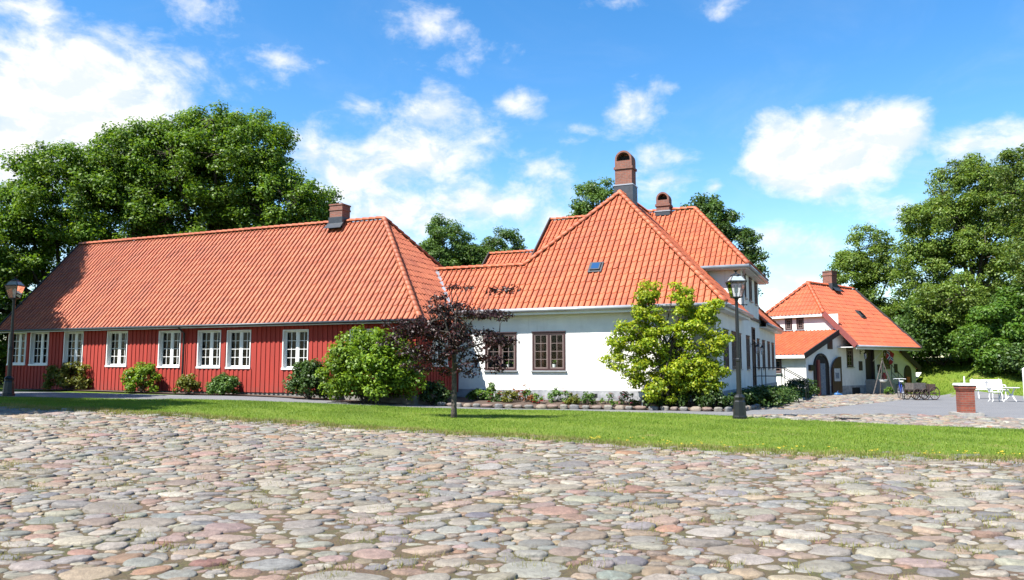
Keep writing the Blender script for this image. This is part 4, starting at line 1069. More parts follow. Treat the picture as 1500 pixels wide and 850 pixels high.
def tree(name, label, cat, base, trunk_h, trunk_r, blobs, n, per, cr, leaf, mat, bark='bark', seed=1, limbs=9, group=None, twigs=.5, inner=.45, flat=.62, trunks=1, lean=(0, 0), far=1.0):
    if far != 1.0:      # stands this much farther off, and is that much larger
        base = (base[0] * far, base[1] * far, tz(base[0] * far, base[1] * far)); cr *= far; leaf *= far; trunk_h *= far; trunk_r *= far
        blobs = [(b[0] * far, b[1] * far, 1.65 + (b[2] - 1.65) * far, b[3] * far, b[4] * far, b[5] * far) for b in blobs]
    root = thing(name, label, cat, base, 0, group)
    bl = [(b[0] - base[0], b[1] - base[1], b[2] - base[2], b[3], b[4], b[5]) for b in blobs]
    cl, dr = crown_clumps(bl, n, seed, inner)
    V, F = foliage(cl, dr, per, cr, leaf, seed + 5, flat)
    rg = np.random.default_rng(seed + 9)
    m = MB(); nodes = []
    for k in range(trunks):
        ox, oy = (0, 0) if trunks == 1 else (rg.uniform(-.3, .3), rg.uniform(-.2, .2))
        top = Vector((ox * 3 + lean[0], oy * 3 + lean[1], trunk_h)); pts = []
        for q in range(7):
            t = q / 6; pts.append(Vector((ox + (top.x - ox) * t + rg.normal(0, .03 * trunk_h * t * .5), oy + (top.y - oy) * t + rg.normal(0, .03 * trunk_h * t * .5), -.2 + (trunk_h + .2) * t)))
        rad = [trunk_r * (1.35 if q == 0 else 1 - .38 * q / 6) / (trunks ** .4) for q in range(7)]
        m.tube([tuple(p) for p in pts], rad, 9); start = pts[-1]; r0 = rad[-1]
        nodes += [(p, rr_ * .5) for p, rr_ in zip(pts[3:], rad[3:])]
        tg = rg.choice(len(cl), min(limbs, len(cl)), replace=False)
        for j in tg:
            e = Vector(cl[j]); s0 = pts[rg.integers(3, 7)]; ll_ = (e - s0).length; mid = s0.lerp(e, .5) + Vector((rg.normal(0, .06) * ll_, rg.normal(0, .06) * ll_, abs(rg.normal(0, .06)) * (e - s0).length + .06 * (e - s0).length))
            P = []
            for q in range(6):
                t = q / 5; P.append(s0 * (1 - t) ** 2 + mid * 2 * t * (1 - t) + e * t * t)
            R = [r0 * .62 * (1 - .88 * q / 5) + .006 for q in range(6)]
            m.tube([tuple(p) for p in P], R, 6); nodes += list(zip(P[1:], R[1:]))
    npos = np.array([tuple(p) for p, _ in nodes])
    for j in rg.choice(len(cl), int(len(cl) * twigs), replace=False):
        dist = np.linalg.norm(npos - cl[j], axis=1); i = int(dist.argmin())
        if dist[i] > 4.5 * cr + 1.2: continue
        s0 = Vector(npos[i]); e = Vector(cl[j]); md = s0.lerp(e, .5) + Vector((0, 0, .12 * dist[i])) + Vector(rg.normal(0, .06 * dist[i], 3))
        r1 = max(min(nodes[i][1] * .7, .05 * cr + .012), .008)
        m.tube([tuple(s0), tuple(md), tuple(e)], [r1, r1 * .65, r1 * .25], 4, caps=False)
    m.build('trunk', MT[bark], root, smooth=True)
    link('crown', fast_mesh('crown', V, F), mat, root)
    return root

def bush(name, label, cat, base, rx, ry, h, n, per, cr, leaf, mat, seed, group=None, stems=5, flowers=None, inner=.5, spread=1.0, flat=.75, fs=.06, nf=14):
    root = thing(name, label, cat, base, 0, group)
    rg = np.random.default_rng(seed)
    d = rg.normal(size=(n, 3)); d /= np.linalg.norm(d, axis=1, keepdims=True); d[:, 2] = rg.uniform(-.62, 1.0, n); hr = np.sqrt(np.maximum(.12, 1 - np.maximum(d[:, 2], 0) ** 2)); d[:, :2] *= (hr / np.maximum(np.hypot(d[:, 0], d[:, 1]), 1e-6))[:, None]
    rr = inner + (1 - inner) * rg.uniform(0, 1, (n, 1)) ** .7
    c = d * rr * np.array([rx, ry, h * .56]) + np.array([0, 0, h * .42]); c[:, 2] = np.maximum(c[:, 2], cr * .4)
    V, F = foliage(c, d, per, cr, leaf, seed + 3, flat)
    V[:, 2] = np.maximum(V[:, 2], .01 + .02 * rg.random(len(V)))
    m = MB()
    for j in rg.choice(n, min(n, max(stems, 3)), replace=False):
        e = c[j]; b = (rg.normal(0, rx * .08), rg.normal(0, ry * .08), -.05)
        m.tube([b, tuple(np.array(b) * .5 + e * .5 + (0, 0, .08 * h)), tuple(e)], [.012 + .01 * h, .009 + .005 * h, .004], 5)
    m.build('stem', MT['bark'], root)
    link('foliage', fast_mesh('foliage', V, F), mat, root)
    if flowers:
        f = MB()
        for j in rg.choice(n, min(n, nf), replace=n < nf):
            p = c[j] + d[j] * cr * .8 + rg.normal(0, cr * .35, 3); p[2] = max(p[2], .06); s_ = fs * rg.uniform(.7, 1.2)
            for ring in range(3):
                for q in range(5):
                    t = 2 * PI * q / 5 + ring * .6; rr_ = s_ * (.35 + .33 * ring); z_ = s_ * (.5 - .22 * ring)
                    u_ = Vector((math.cos(t), math.sin(t), 0)); w_ = Vector((-math.sin(t), math.cos(t), 0)); P0 = Vector(p)
                    f.poly([P0 + u_ * rr_ * .25, P0 + u_ * rr_ + w_ * s_ * .38 + Vector((0, 0, z_)), P0 + u_ * rr_ * 1.35 + Vector((0, 0, z_ * .7)), P0 + u_ * rr_ - w_ * s_ * .38 + Vector((0, 0, z_))])
        f.build('blossom', MT[flowers], root)
    return root

# big trees behind the red house
tree('maple_tree', 'huge broad dark green maple rising behind the red house chimney', 'tree', (-18.5, 50.5, .5), 6.5, .55,
     [(-18.2, 50, 14.6, 4.4, 4.2, 3.9), (-15.0, 50, 11.6, 3.6, 3.6, 3.4), (-21.8, 50, 12.4, 3.4, 3.8, 3.4), (-13.9, 49.6, 9.6, 2.2, 2.6, 1.7), (-20.4, 49.5, 9.2, 4.2, 3.2, 2.2), (-16.6, 49.4, 15.9, 2.6, 2.6, 2.3), (-19.2, 49.6, 16.3, 2.3, 2.4, 2.2), (-22.6, 49.5, 14.6, 2.8, 2.6, 2.6), (-25.4, 48.8, 13.6, 2.2, 2.4, 2.2), (-12.6, 49.6, 10.9, 1.6, 1.8, 1.5), (-24.0, 48.8, 15.0, 2.2, 2.2, 2.0), (-21.0, 49.5, 15.9, 2.4, 2.4, 2.1)],
     1180, 125, .70, .19, MT['leaf_maple'], seed=21, limbs=16, twigs=.75, inner=.5)
tree('maple_tree', 'wide spreading dark green maple beyond the shaded gable of the red house', 'tree', (-27.6, 47.5, .5), 5.5, .5,
     [(-27.4, 47.5, 11.9, 3.8, 3.8, 3.3), (-31.4, 47, 8.6, 3.4, 3.8, 2.9), (-24.8, 48, 10.8, 3.0, 3.4, 3.2), (-33.5, 47.5, 7.0, 3.4, 3.8, 2.8), (-29.0, 46.6, 6.6, 3.6, 2.6, 2.4), (-35.5, 48, 7.8, 3, 3, 2.6), (-25.3, 48.4, 13.2, 2.2, 2.4, 2.1), (-29.8, 47, 11.0, 2.2, 2.4, 1.9), (-27.6, 47.4, 13.8, 2.2, 2.4, 2.0)],
     920, 120, .70, .19, MT['leaf_maple'], seed=33, limbs=14, twigs=.7, inner=.5)
tree('maple_tree', 'maple crown low beside the shaded end of the red house beyond the lamp', 'tree', (-31.5, 41.5, .6), 3.2, .3,
     [(-31.5, 41.5, 5.4, 2.8, 2.8, 2.4), (-29.6, 42.6, 4.0, 2.2, 2.2, 2.0), (-33.5, 42, 3.8, 2.6, 2.4, 2.2)], 150, 150, .75, .22, MT['leaf_under'], seed=37, limbs=8, twigs=.6)
# shade trees just left of the picture, their shadows lie on lawn and roof
tree('shade_tree', 'tall leafy tree shading the lawn and cobbles by the dark lamp post', 'tree', (-20.3, 21.0, .6), 4.6, .35,
     [(-17.5, 19.6, 8.4, 3.1, 3.1, 2.4), (-21.9, 25.8, 8.8, 3.2, 3.0, 2.4), (-22.5, 21.5, 8.6, 3.0, 3.0, 2.4)], 420, 130, .8, .27, MT['leaf_maple'], seed=44, limbs=10, twigs=.3)
tree('shade_tree', 'tall leafy tree shading the gable end of the red house roof', 'tree', (-29.5, 36.0, .6), 6.5, .4,
     [(-30.4, 37.2, 17.2, 1.5, 2.2, 2.0), (-29.2, 36.4, 13.9, 2.5, 2.6, 2.6), (-28.4, 35.2, 10, 2.6, 2.6, 2.6), (-27.0, 33.0, 9.0, 2.6, 2.6, 2.2)], 480, 140, .75, .27, MT['leaf_maple'], seed=46, limbs=12, twigs=.3)
# far trees
tree('lime_tree', 'pale green loose tree beyond the gap between the two houses', 'tree', (-5.4, 62, .3), 6.5, .3,
     [(-5.2, 62, 11.3, 1.9, 1.9, 2.7), (-6.6, 62, 9.8, 1.6, 1.6, 2.1), (-3.6, 62, 9.6, 1.9, 1.6, 2.2), (-5.0, 62, 9.0, 2.4, 1.6, 2.2), (-4.6, 62, 10.8, 2.0, 1.6, 2.0)], 300, 110, .52, .17, MT['leaf_far'], seed=51, limbs=9, twigs=.6)
tree('lime_tree', 'rounded dark green tree behind the low tiled roof', 'tree', (-1.0, 63, .3), 6.5, .35,
     [(-.9, 63, 10.6, 2.1, 2.0, 2.3), (-2.2, 63, 9.2, 1.8, 1.6, 2.2), (.5, 63, 9.2, 1.4, 1.6, 1.9), (-2.6, 63, 10.0, 1.6, 1.6, 1.8)], 320, 110, .52, .17, MT['leaf_far2'], seed=53, limbs=9, twigs=.5)
tree('birch_tree', 'airy light green tree behind the tall arched chimney', 'tree', (6.6, 60, 1.0), 10, .25,
     [(6.5, 60, 14.4, 1.7, 1.6, 1.9), (5.3, 60, 13.0, 1.3, 1.4, 1.4), (8.4, 60, 13.6, 1.2, 1.2, 1.6)], 130, 120, .55, .19, MT['leaf_far'], seed=57, limbs=9, twigs=.6)
tree('oak_tree', 'dark green tree behind the upper storey of the white house', 'tree', (16.0, 62, 2.0), 8, .35,
     [(15.6, 62, 13.1, 2.2, 2.2, 2.4), (17.5, 62, 11.2, 2.0, 2.0, 2.2), (18.3, 61.6, 9.4, 1.5, 1.6, 2.0), (14.2, 62, 12.6, 1.7, 1.7, 2.0)], 230, 140, .66, .2, MT['leaf_far2'], seed=59, limbs=10, twigs=.5)
# trees on the grassy mound
tree('ash_tree', 'mid green ash rising directly behind the barn chimney', 'tree', (29.0, 63, 2.4), 4.0, .3,
     [(28.8, 63, 10.6, 2.2, 2.2, 2.6), (27.6, 63, 8.8, 2.0, 2.0, 2.5), (30.2, 63, 7.6, 2.6, 2.2, 3.2), (29.6, 62.5, 5.2, 2.8, 2.2, 2.0)], 330, 115, .6, .18, MT['leaf_ash'], seed=61, limbs=10, twigs=.6, far=1.18)
tree('ash_tree', 'huge ragged pale green ash with bare branches on the grass mound', 'tree', (35.5, 60, 2.6), 5.0, .5,
     [(35.2, 60, 15.2, 2.6, 2.6, 3.0), (33.4, 60, 12.2, 2.6, 2.4, 3.0), (37.6, 60, 12.6, 3.2, 3.0, 3.6), (31.6, 60, 9.0, 2.2, 2.0, 2.6), (34.5, 58.6, 8.6, 3.4, 2.4, 3.2), (38.5, 58.5, 8.0, 3.2, 2.6, 3.2), (36.2, 59.6, 16.2, 1.7, 1.7, 1.8), (31.4, 59, 12.2, 1.9, 1.9, 2.2), (39.5, 60, 14.8, 2.6, 2.4, 3.0), (31.6, 56.5, 6.6, 2.2, 1.8, 1.8)],
     980, 115, .62, .18, MT['leaf_ash'], 'bark_grey', seed=67, limbs=16, twigs=.6, inner=.55, far=1.12)
tree('chestnut_tree', 'olive tinged tree crown cut by the frame edge above the white chairs', 'tree', (37.5, 54, 2.6), 4.5, .5,
     [(36.6, 54, 14.2, 2.6, 2.6, 3.4), (39.5, 54, 11.0, 3.4, 3.2, 4.0), (36.3, 53, 8.6, 2.4, 2.0, 3.0), (37.5, 51.8, 6.0, 2.6, 2.0, 1.9), (35.6, 50.6, 5.6, 1.8, 1.6, 1.5), (36.6, 51.0, 8.2, 2.4, 2.0, 2.4)], 640, 115, .62, .18, MT['leaf_ash2'], seed=71, limbs=12, twigs=.5)
tree('elder_tree', 'bright green bushy tree on the mound behind the barn lean to', 'tree', (32.4, 57.8, 2.0), 1.4, .16,
     [(31.4, 57.5, 4.2, 1.9, 1.5, 1.8), (33.2, 57.6, 5.2, 1.7, 1.6, 2.0), (30.2, 57.8, 5.0, 1.4, 1.4, 2.0)], 110, 140, .6, .2, MT['leaf_under'], seed=73, limbs=7, twigs=.5, far=1.24)
tree('elder_tree', 'low hanging bright green boughs above the white bench', 'tree', (34.4, 53.5, 1.9), 1.5, .2,
     [(33.6, 52.8, 3.9, 1.5, 1.3, 1.3), (34.6, 53, 5.4, 2.0, 1.6, 1.6), (32.6, 53.2, 5.2, 1.3, 1.3, 1.2), (31.6, 51.4, 2.5, 1.2, 1.0, .9), (30.6, 52.6, 3.4, 1.0, 1.0, .9)], 170, 140, .6, .2, MT['leaf_under'], seed=79, limbs=7, twigs=.5)
for i, (x, y, lab) in enumerate([(-33.5, 52, 'shaded green bush beyond the gable of the red house'), (-38, 48, 'outermost shaded green bush past the red house gable'), (27.5, 70, 'shaded dark green bush seen past the barn roof end'), (52, 66, 'shaded dark green bush far back on the mound'), (39.5, 65, 'shaded dark green bush filling the gap under the two big crowns'), (45, 74, 'shaded dark green bush farthest behind the shed'), (36, 66, 'shaded dark green bush under the big ash, deep on the mound'), (41, 58, 'shaded dark green thicket bush beside the wooden shed'), (31, 68, 'shaded dark green bush behind the bright elder on the mound'), (46, 62, 'shaded dark green bush beyond the shed roof')]):
    if y < 0: continue
    bush('thicket_bush', lab, 'bush', (x, y, tz(x, y)), 4.2, 2.6, 5.6, 150, 90, .85, .26, MT['leaf_far2'], 90 + i, stems=6)

for i, (x, y, lab) in enumerate([(32.8, 50.2, 'dark undergrowth bush on the mound just behind the white bench'), (35.6, 49.6, 'dark undergrowth bush on the mound behind the white chair and table'), (38.6, 49.0, 'dark undergrowth bush on the mound near the white post')]):
    bush('thicket_bush', lab, 'bush', (x, y, tz(x, y) - .1), 1.7, 1.2, 1.9, 70, 80, .5, .2, MT['leaf_bush_dark'], 190 + i, stems=5)  # bushes added in dark leaf colour to stand in for shade under the trees
# far woodland closing the gaps under the crowns
rg = np.random.default_rng(77); fx = np.r_[rg.uniform(50, 95, 230), rg.uniform(-110, -34, 230)]; fy = np.r_[rg.uniform(84, 100, 230), rg.uniform(72, 95, 230)]
fc = np.c_[fx, fy, terr(fx, fy) + rg.uniform(.3, 7.5, 460)]
V, F = foliage(fc, None, 70, 1.9, .5, 78)
link('far_woodland', fast_mesh('far_woodland', V, F), MT['leaf_far2']); tag(bpy.data.objects['far_woodland'], 'distant dark green wood glimpsed under the nearer tree crowns', 'woods', kind='stuff')

# young purple tree on the lawn
tree('copper_beech', 'young dark purple leaved tree with slim trunk on the lawn', 'tree', (-1.66, 22.75, tz(-1.66, 22.75)), 2.9, .085,
     [(-2.0, 22.75, 2.7, 1.0, .9, .5), (-2.75, 22.7, 2.75, .85, .8, .42), (-1.15, 22.8, 2.45, .9, .8, .45), (-1.7, 22.8, 3.3, .8, .7, .4), (-.6, 22.8, 3.15, .7, .55, .2), (-3.2, 22.7, 2.9, .5, .5, .28), (-.85, 22.8, 1.8, .75, .6, .25), (-2.2, 22.7, 2.05, 1.0, .7, .28), (-.4, 22.8, 3.9, .5, .4, .13), (-1.5, 22.75, 3.95, .5, .4, .16), (-2.4, 22.8, 3.6, .6, .5, .2), (-3.3, 22.7, 2.4, .5, .5, .25), (-2.5, 22.7, 1.75, .7, .6, .2), (-.3, 22.8, 2.4, .45, .5, .22), (-1.5, 22.7, 1.6, .8, .6, .22)],
     250, 42, .25, .08, MT['leaf_purple'], 'bark_grey', seed=83, limbs=20, twigs=.9, inner=.2, flat=.38)
# yellow-green tree before the white wall
tree('magnolia_tree', 'bright yellow green small tree against the white house corner', 'tree', (5.35, 28.3, tz(5.35, 28.3)), 2.2, .12,
     [(4.95, 28.25, 4.25, .36, .35, .62), (4.85, 28.25, 3.35, .75, .55, .6), (6.1, 28.0, 4.15, .42, .4, .55), (6.5, 27.9, 3.45, .85, .55, .55), (4.25, 28.4, 2.5, .95, .5, .5), (5.5, 28.1, 2.55, 1.0, .6, .6), (6.9, 27.7, 2.55, .75, .5, .6), (5.0, 28.3, 1.5, 1.15, .5, .6), (6.4, 27.9, 1.5, 1.1, .6, .65), (3.75, 28.5, 1.95, .45, .35, .4), (7.25, 27.6, 3.75, .4, .4, .25), (5.6, 28.0, .85, 1.3, .5, .4), (7.0, 27.7, 1.4, .7, .5, .6), (4.1, 28.4, 3.1, .4, .35, .25)],
     430, 66, .25, .105, MT['leaf_yellow'], 'bark', seed=87, limbs=12, trunks=4, twigs=.8, inner=.3, flat=.55)

# bushes
bush('garden_bush', 'large rounded bright green bush at the red house corner', 'bush', (-5.15, 28.95, tz(-5.15, 28.95)), 1.75, 1.25, 2.75, 170, 110, .36, .125, MT['leaf_bush'], 101, stems=14)
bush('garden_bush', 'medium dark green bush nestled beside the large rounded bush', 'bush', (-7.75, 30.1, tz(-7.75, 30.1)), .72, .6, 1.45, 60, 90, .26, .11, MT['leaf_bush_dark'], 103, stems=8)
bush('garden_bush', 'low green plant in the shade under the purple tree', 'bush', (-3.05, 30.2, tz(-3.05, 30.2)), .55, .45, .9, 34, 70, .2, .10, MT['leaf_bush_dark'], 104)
bush('juniper_bush', 'spreading olive juniper below the shaded end windows of the red house', 'bush', (-20.3, 36.2, tz(-20.3, 36.2)), 1.05, .6, 1.35, 46, 80, .24, .11, MT['leaf_bush_olive'], 105, stems=10)
bush('garden_bush', 'round light green bush near the black downpipe of the red wall', 'bush', (-15.9, 34.0, tz(-15.9, 34)), .68, .5, 1.2, 44, 80, .22, .105, MT['leaf_bush'], 107)
bush('garden_bush', 'small sparse yellowish bush just beyond the downpipe foot', 'bush', (-13.6, 33.05, tz(-13.6, 33.05)), .52, .42, .75, 26, 60, .18, .10, MT['leaf_bush_olive'], 108)
bush('dwarf_pine', 'compact rounded dwarf pine under the paired white windows', 'bush', (-11.75, 32.25, tz(-11.75, 32.25)), .56, .48, .85, 60, 90, .17, .085, MT['leaf_pine'], 109)
# bed plants (house coordinate a, distance v)
def bed(a, v=-.55):
    x, y = wl(a, v); return (x, y, tz(x, y) + .10)
B_ = [('garden_plant', 'leafy light green perennial at the shaded start of the flower bed', -9.65, -.6, .52, .35, .55, 26, 40, .17, .12, 'leaf_rose', 'flower_white', 8),
      ('rose_bush', 'tall upright rose bush in the corner shadow of the white wall', -9.05, -.4, .34, .28, 1.05, 22, 34, .15, .09, 'leaf_rose', 'flower_pink', 3),
      ('rose_bush', 'low rose bush full of red blooms beside the purple tree shadow', -8.72, -.85, .36, .3, .42, 16, 26, .13, .08, 'leaf_bush_dark', 'flower_red', 26),
      ('rose_bush', 'straggly leaning rose with rusty shoots under the window gap', -7.95, -.3, .42, .25, 1.0, 18, 26, .13, .085, 'rust_leaf', None, 0),
      ('garden_plant', 'rounded yellowish green plant below the shaded window', -8.15, -.8, .38, .32, .55, 24, 34, .14, .085, 'leaf_bush_olive', None, 0),
      ('rose_bush', 'rose bush with a few deep pink blooms below the white wall', -7.55, -.5, .28, .24, .6, 14, 26, .13, .08, 'leaf_rose', 'flower_red', 8),
      ('garden_plant', 'small rust coloured plant among the roses', -7.25, -.6, .2, .18, .38, 12, 24, .1, .07, 'rust_leaf', None, 0),
      ('rose_bush', 'small rose bush tipped with orange red blooms', -6.95, -.8, .28, .24, .42, 14, 26, .12, .08, 'leaf_rose', 'flower_red', 7),
      ('garden_plant', 'upright bluish green plant under the second brown window', -6.45, -.35, .36, .28, .68, 20, 30, .14, .08, 'leaf_pine', None, 0),
      ('rose_bush', 'rose bush with a pink cluster before the stone plinth', -5.9, -.45, .3, .26, .52, 14, 26, .13, .08, 'leaf_rose', 'flower_pink', 16),
      ('garden_plant', 'greyish green rounded plant mid way along the bed', -5.5, -.75, .36, .28, .45, 20, 30, .13, .08, 'leaf_bush_olive', None, 0),
      ('garden_plant', 'dense dark green ball shaped plant near the spotlight', -5.0, -.7, .32, .28, .52, 26, 36, .13, .075, 'leaf_pine', None, 0),
      ('rose_bush', 'thin rose with pale pink blooms near the magnolia', -4.3, -.4, .32, .25, .5, 10, 16, .12, .075, 'leaf_rose', 'flower_pale', 12),
      ('garden_plant', 'tiny green plant near the edging stones', -3.9, -1.0, .18, .16, .2, 8, 20, .08, .07, 'leaf_rose', None, 0),
      ('rose_bush', 'rose bush with bright pink blooms under the magnolia edge', -3.45, -.5, .36, .3, .68, 18, 30, .14, .085, 'leaf_bush_dark', 'flower_pink', 22)]
for i, (nm, lab, a, v, rx, ry, h, n, per, cr, lf, mt, fl, nf) in enumerate(B_):
    bush(nm, lab, 'rose' if 'rose' in nm else 'plant', bed(a, v + .15), rx * .8, ry * .8, h * .92, max(7, int(n * .75)), per, cr * .85, lf, MT[mt], 120 + i, stems=8, flowers=fl, nf=nf, fs=.07)
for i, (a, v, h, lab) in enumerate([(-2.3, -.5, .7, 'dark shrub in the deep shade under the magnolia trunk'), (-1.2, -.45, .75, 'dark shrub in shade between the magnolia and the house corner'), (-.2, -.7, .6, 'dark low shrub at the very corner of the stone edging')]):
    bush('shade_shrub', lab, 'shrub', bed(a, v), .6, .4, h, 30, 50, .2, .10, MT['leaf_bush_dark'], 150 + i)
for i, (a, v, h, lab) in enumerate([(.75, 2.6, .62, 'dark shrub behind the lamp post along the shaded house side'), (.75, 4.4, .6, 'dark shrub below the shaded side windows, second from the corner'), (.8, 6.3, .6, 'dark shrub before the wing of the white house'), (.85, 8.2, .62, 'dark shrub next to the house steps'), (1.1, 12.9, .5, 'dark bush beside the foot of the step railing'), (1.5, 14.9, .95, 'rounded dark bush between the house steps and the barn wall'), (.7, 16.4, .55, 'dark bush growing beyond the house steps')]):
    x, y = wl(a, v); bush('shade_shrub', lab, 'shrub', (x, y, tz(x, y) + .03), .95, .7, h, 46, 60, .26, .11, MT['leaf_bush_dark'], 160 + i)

# ------------------------------------------------------------------ grass
def blades(P, h, w, seed):
    rg = np.random.default_rng(seed); n = len(P); a = rg.uniform(0, 2 * PI, n); hh = h * rg.uniform(.5, 1.4, n); ln = rg.normal(0, .45, (n, 2)) * hh[:, None]
    d = np.stack([np.cos(a), np.sin(a)], 1) * (w * rg.uniform(.6, 1.4, n))[:, None] * .5
    V = np.zeros((n, 3, 3)); V[:, 0, :2] = P[:, :2] - d; V[:, 1, :2] = P[:, :2] + d; V[:, 2, :2] = P[:, :2] + ln
    V[:, :2, 2] = P[:, 2:3] - .01; V[:, 2, 2] = P[:, 2] + hh
    return V.reshape(-1, 3), np.arange(3 * n).reshape(n, 3)
def in_loft(n, seed, edge=.0):
    rg = np.random.default_rng(seed); s_ = rg.uniform(0, len(LA) - 1.001, n); t_ = rg.uniform(-edge, 1, n); i = s_.astype(int); f = (s_ - i)[:, None]
    A = LA[i] * (1 - f) + LA[i + 1] * f; B = LBc[i] * (1 - f) + LBc[i + 1] * f
    return A * (1 - t_[:, None]) + B * t_[:, None]
Q = in_loft(520000, 1, .06); k = np.abs(Q[:, 0]) < .7 * Q[:, 1] + 4; Q = Q[k]
th = .5 + .3 * np.sin(Q[:, 0] * .9 + 1.3 * np.sin(Q[:, 1] * .8)) * np.cos(Q[:, 1] * 1.1 + np.sin(Q[:, 0] * .6)) + .2 * np.sin(Q[:, 0] * 2.7 + Q[:, 1] * 1.9)
Q = Q[rng.random(len(Q)) < .22 + .85 * th]
V, F = blades(np.c_[Q, terr(Q[:, 0], Q[:, 1]) + .012], .036, .014, 2)
link('grass', fast_mesh('grass', V, F), MT['grass_blade']); tag(bpy.data.objects['grass'], 'short mown green grass covering the lawn strip', 'grass', kind='stuff')
# taller fringe and sprigs between the cobbles
rg = np.random.default_rng(5); s_ = rg.uniform(0, len(LA) - 1.001, 34000); i = s_.astype(int); f = (s_ - i)[:, None]
E = LA[i] * (1 - f) + LA[i + 1] * f; wob = .28 * np.sin(E[:, 0] * 2.1) + .2 * np.sin(E[:, 0] * 5.3 + 1); E[:, 1] += -.15 + .5 * wob - np.abs(rg.normal(0, .42, len(E))) + .25
V1, F1 = blades(np.c_[E, terr(E[:, 0], E[:, 1])], .085, .014, 6)
nt_ = 900; tx = rg.uniform(-14, 12, nt_); ty = rg.uniform(5.5, 19, nt_); k = in_square(tx, ty); tx, ty = tx[k], ty[k]
rep = rg.integers(12, 60, len(tx)); I = np.repeat(np.arange(len(tx)), rep); T_ = np.c_[tx[I] + rg.normal(0, .09, len(I)), ty[I] + rg.normal(0, .07, len(I))]
V2, F2 = blades(np.c_[T_, terr(T_[:, 0], T_[:, 1]) + .0], .05, .008, 8)
link('grass_tufts', fast_mesh('grass_tufts', np.r_[V1, V2], np.r_[F1, F2 + len(V1)]), MT['grass_dry']); tag(bpy.data.objects['grass_tufts'], 'dry grass tufts fringing the lawn and sprouting between cobbles', 'grass', kind='stuff')
n = 60000; a_ = rg.uniform(6, 27, n); b_ = rg.uniform(-14, 18, n); hx = 19.529 + a_ * .757 - b_ * .653; hy = 44.615 + a_ * .653 + b_ * .757
bl_ = in_poly([(28.3, 59), (28.4, 52), (30.2, 46.3), (33, 43.3), (44, 38), (60, 60), (34, 80), (26, 66)]); k = bl_(hx, hy); hx, hy = hx[k], hy[k]
V, F = blades(np.c_[hx, hy, terr(hx, hy) - .05], .14, .035, 9)
link('mound_grass', fast_mesh('mound_grass', V, F), MT['grass_blade']); tag(bpy.data.objects['mound_grass'], 'rough sunlit and shaded grass on the mound behind the barn', 'grass', kind='stuff')
# yellow hawkweed along the lawn edge
f = MB()
for _ in range(80):
    x = random.uniform(1.5, 9.5); y = float(np.interp(x, lnx, lny)) + random.gauss(.12, .22); z = tz(x, y) + random.uniform(.04, .1)
    for q in range(4):
        t_ = q * PI / 2 + random.random(); f.poly([(x, y, z), (x + .03 * math.cos(t_ - .5), y + .03 * math.sin(t_ - .5), z + .012), (x + .04 * math.cos(t_), y + .04 * math.sin(t_), z + .016), (x + .03 * math.cos(t_ + .5), y + .03 * math.sin(t_ + .5), z + .012)])
o = f.build('wildflower_scatter', MT['flower_yellow']); tag(o, 'tiny yellow wildflowers along the lawn edge by the cobbles', 'flowers', kind='stuff')

# ------------------------------------------------------------------ STREET LAMPS
def street_lamp(label, x, y, H=4.32):
    z = tz(x, y); root = thing('street_lamp', label, 'street lamp', (x, y, z), 0, None)
    m = MB(); m.lathe([(.21, -.05), (.21, .08), (.19, .10), (.165, .50), (.145, .54), (.15, .60), (.165, .63), (.13, .68), (.085, .72)], 8, phase=PI / 8); m.build('base', MT['black'], root)
    m = MB(); m.lathe([(.075, .70), (.07, 1.66), (.082, 1.68), (.082, 1.74), (.06, 1.77), (.052, 2.9), (.045, H - .86), (.06, H - .85), (.06, H - .80), (.04, H - .78)], 12); m.tube([(-.3, 0, H - .98), (.3, 0, H - .98)], .014, 6)
    for s_ in (-1, 1): m.lathe([(.005, -.025), (.024, 0), (.005, .025)], 8, (s_ * .3, 0, H - .98))
    m.build('post', MT['black'], root, smooth=False)
    zb, zt, zr = H - .76, H - .30, H - .12
    m = MB()
    pb = [(.13, .13), (-.13, .13), (-.13, -.13), (.13, -.13)]; pt = [(.235, .235), (-.235, .235), (-.235, -.235), (.235, -.235)]; pr = [(.12, .12), (-.12, .12), (-.12, -.12), (.12, -.12)]
    for k in range(4):
        k2 = (k + 1) % 4
        m.tube([(*pb[k], zb), (*pt[k], zt)], .012, 5); m.tube([(*pt[k], zt), (*pr[k], zr)], .012, 5)
        m.bar((*pb[k], zb), (*pb[k2], zb), .03, .03); m.bar((*pt[k], zt), (*pt[k2], zt), .045, .04); m.bar((*pr[k], zr), (*pr[k2], zr), .03, .03)
    m.lathe([(.04, zb - .06), (.17, zb - .01), (.17, zb)], 4, phase=PI / 4)
    m.lathe([(.165, zr), (.15, zr + .02), (.03, zr + .07), (.02, zr + .12), (.065, zr + .15), (.07, zr + .16)], 8)
    hd = m.build('lantern', MT['black'], root)
    m = MB()
    for k in range(4):
        k2 = (k + 1) % 4; m.poly([(*pb[k], zb), (*pb[k2], zb), (*pt[k2], zt), (*pt[k], zt)])
    m.build('lantern_glass', MT['lamp_glass'], hd)
    m = MB()
    for k in range(4):
        k2 = (k + 1) % 4; m.poly([(*pt[k], zt), (*pt[k2], zt), (*pr[k2], zr), (*pr[k], zr)])
    m.build('lantern_roof_pane', MT['lamp_roof_glass'], hd)
    m = MB(); m.lathe([(.03, zb), (.03, zb + .12), (.055, zb + .16), (.06, zb + .3), (.03, zb + .36)], 10); m.build('bulb', MT['white_metal'], hd)
    return root
street_lamp('black lantern lamp post standing on sunlit grass by the white house corner', 6.64, 23.1)
street_lamp('black lantern lamp post in deep shade before the red house end', -18.33, 28.76)

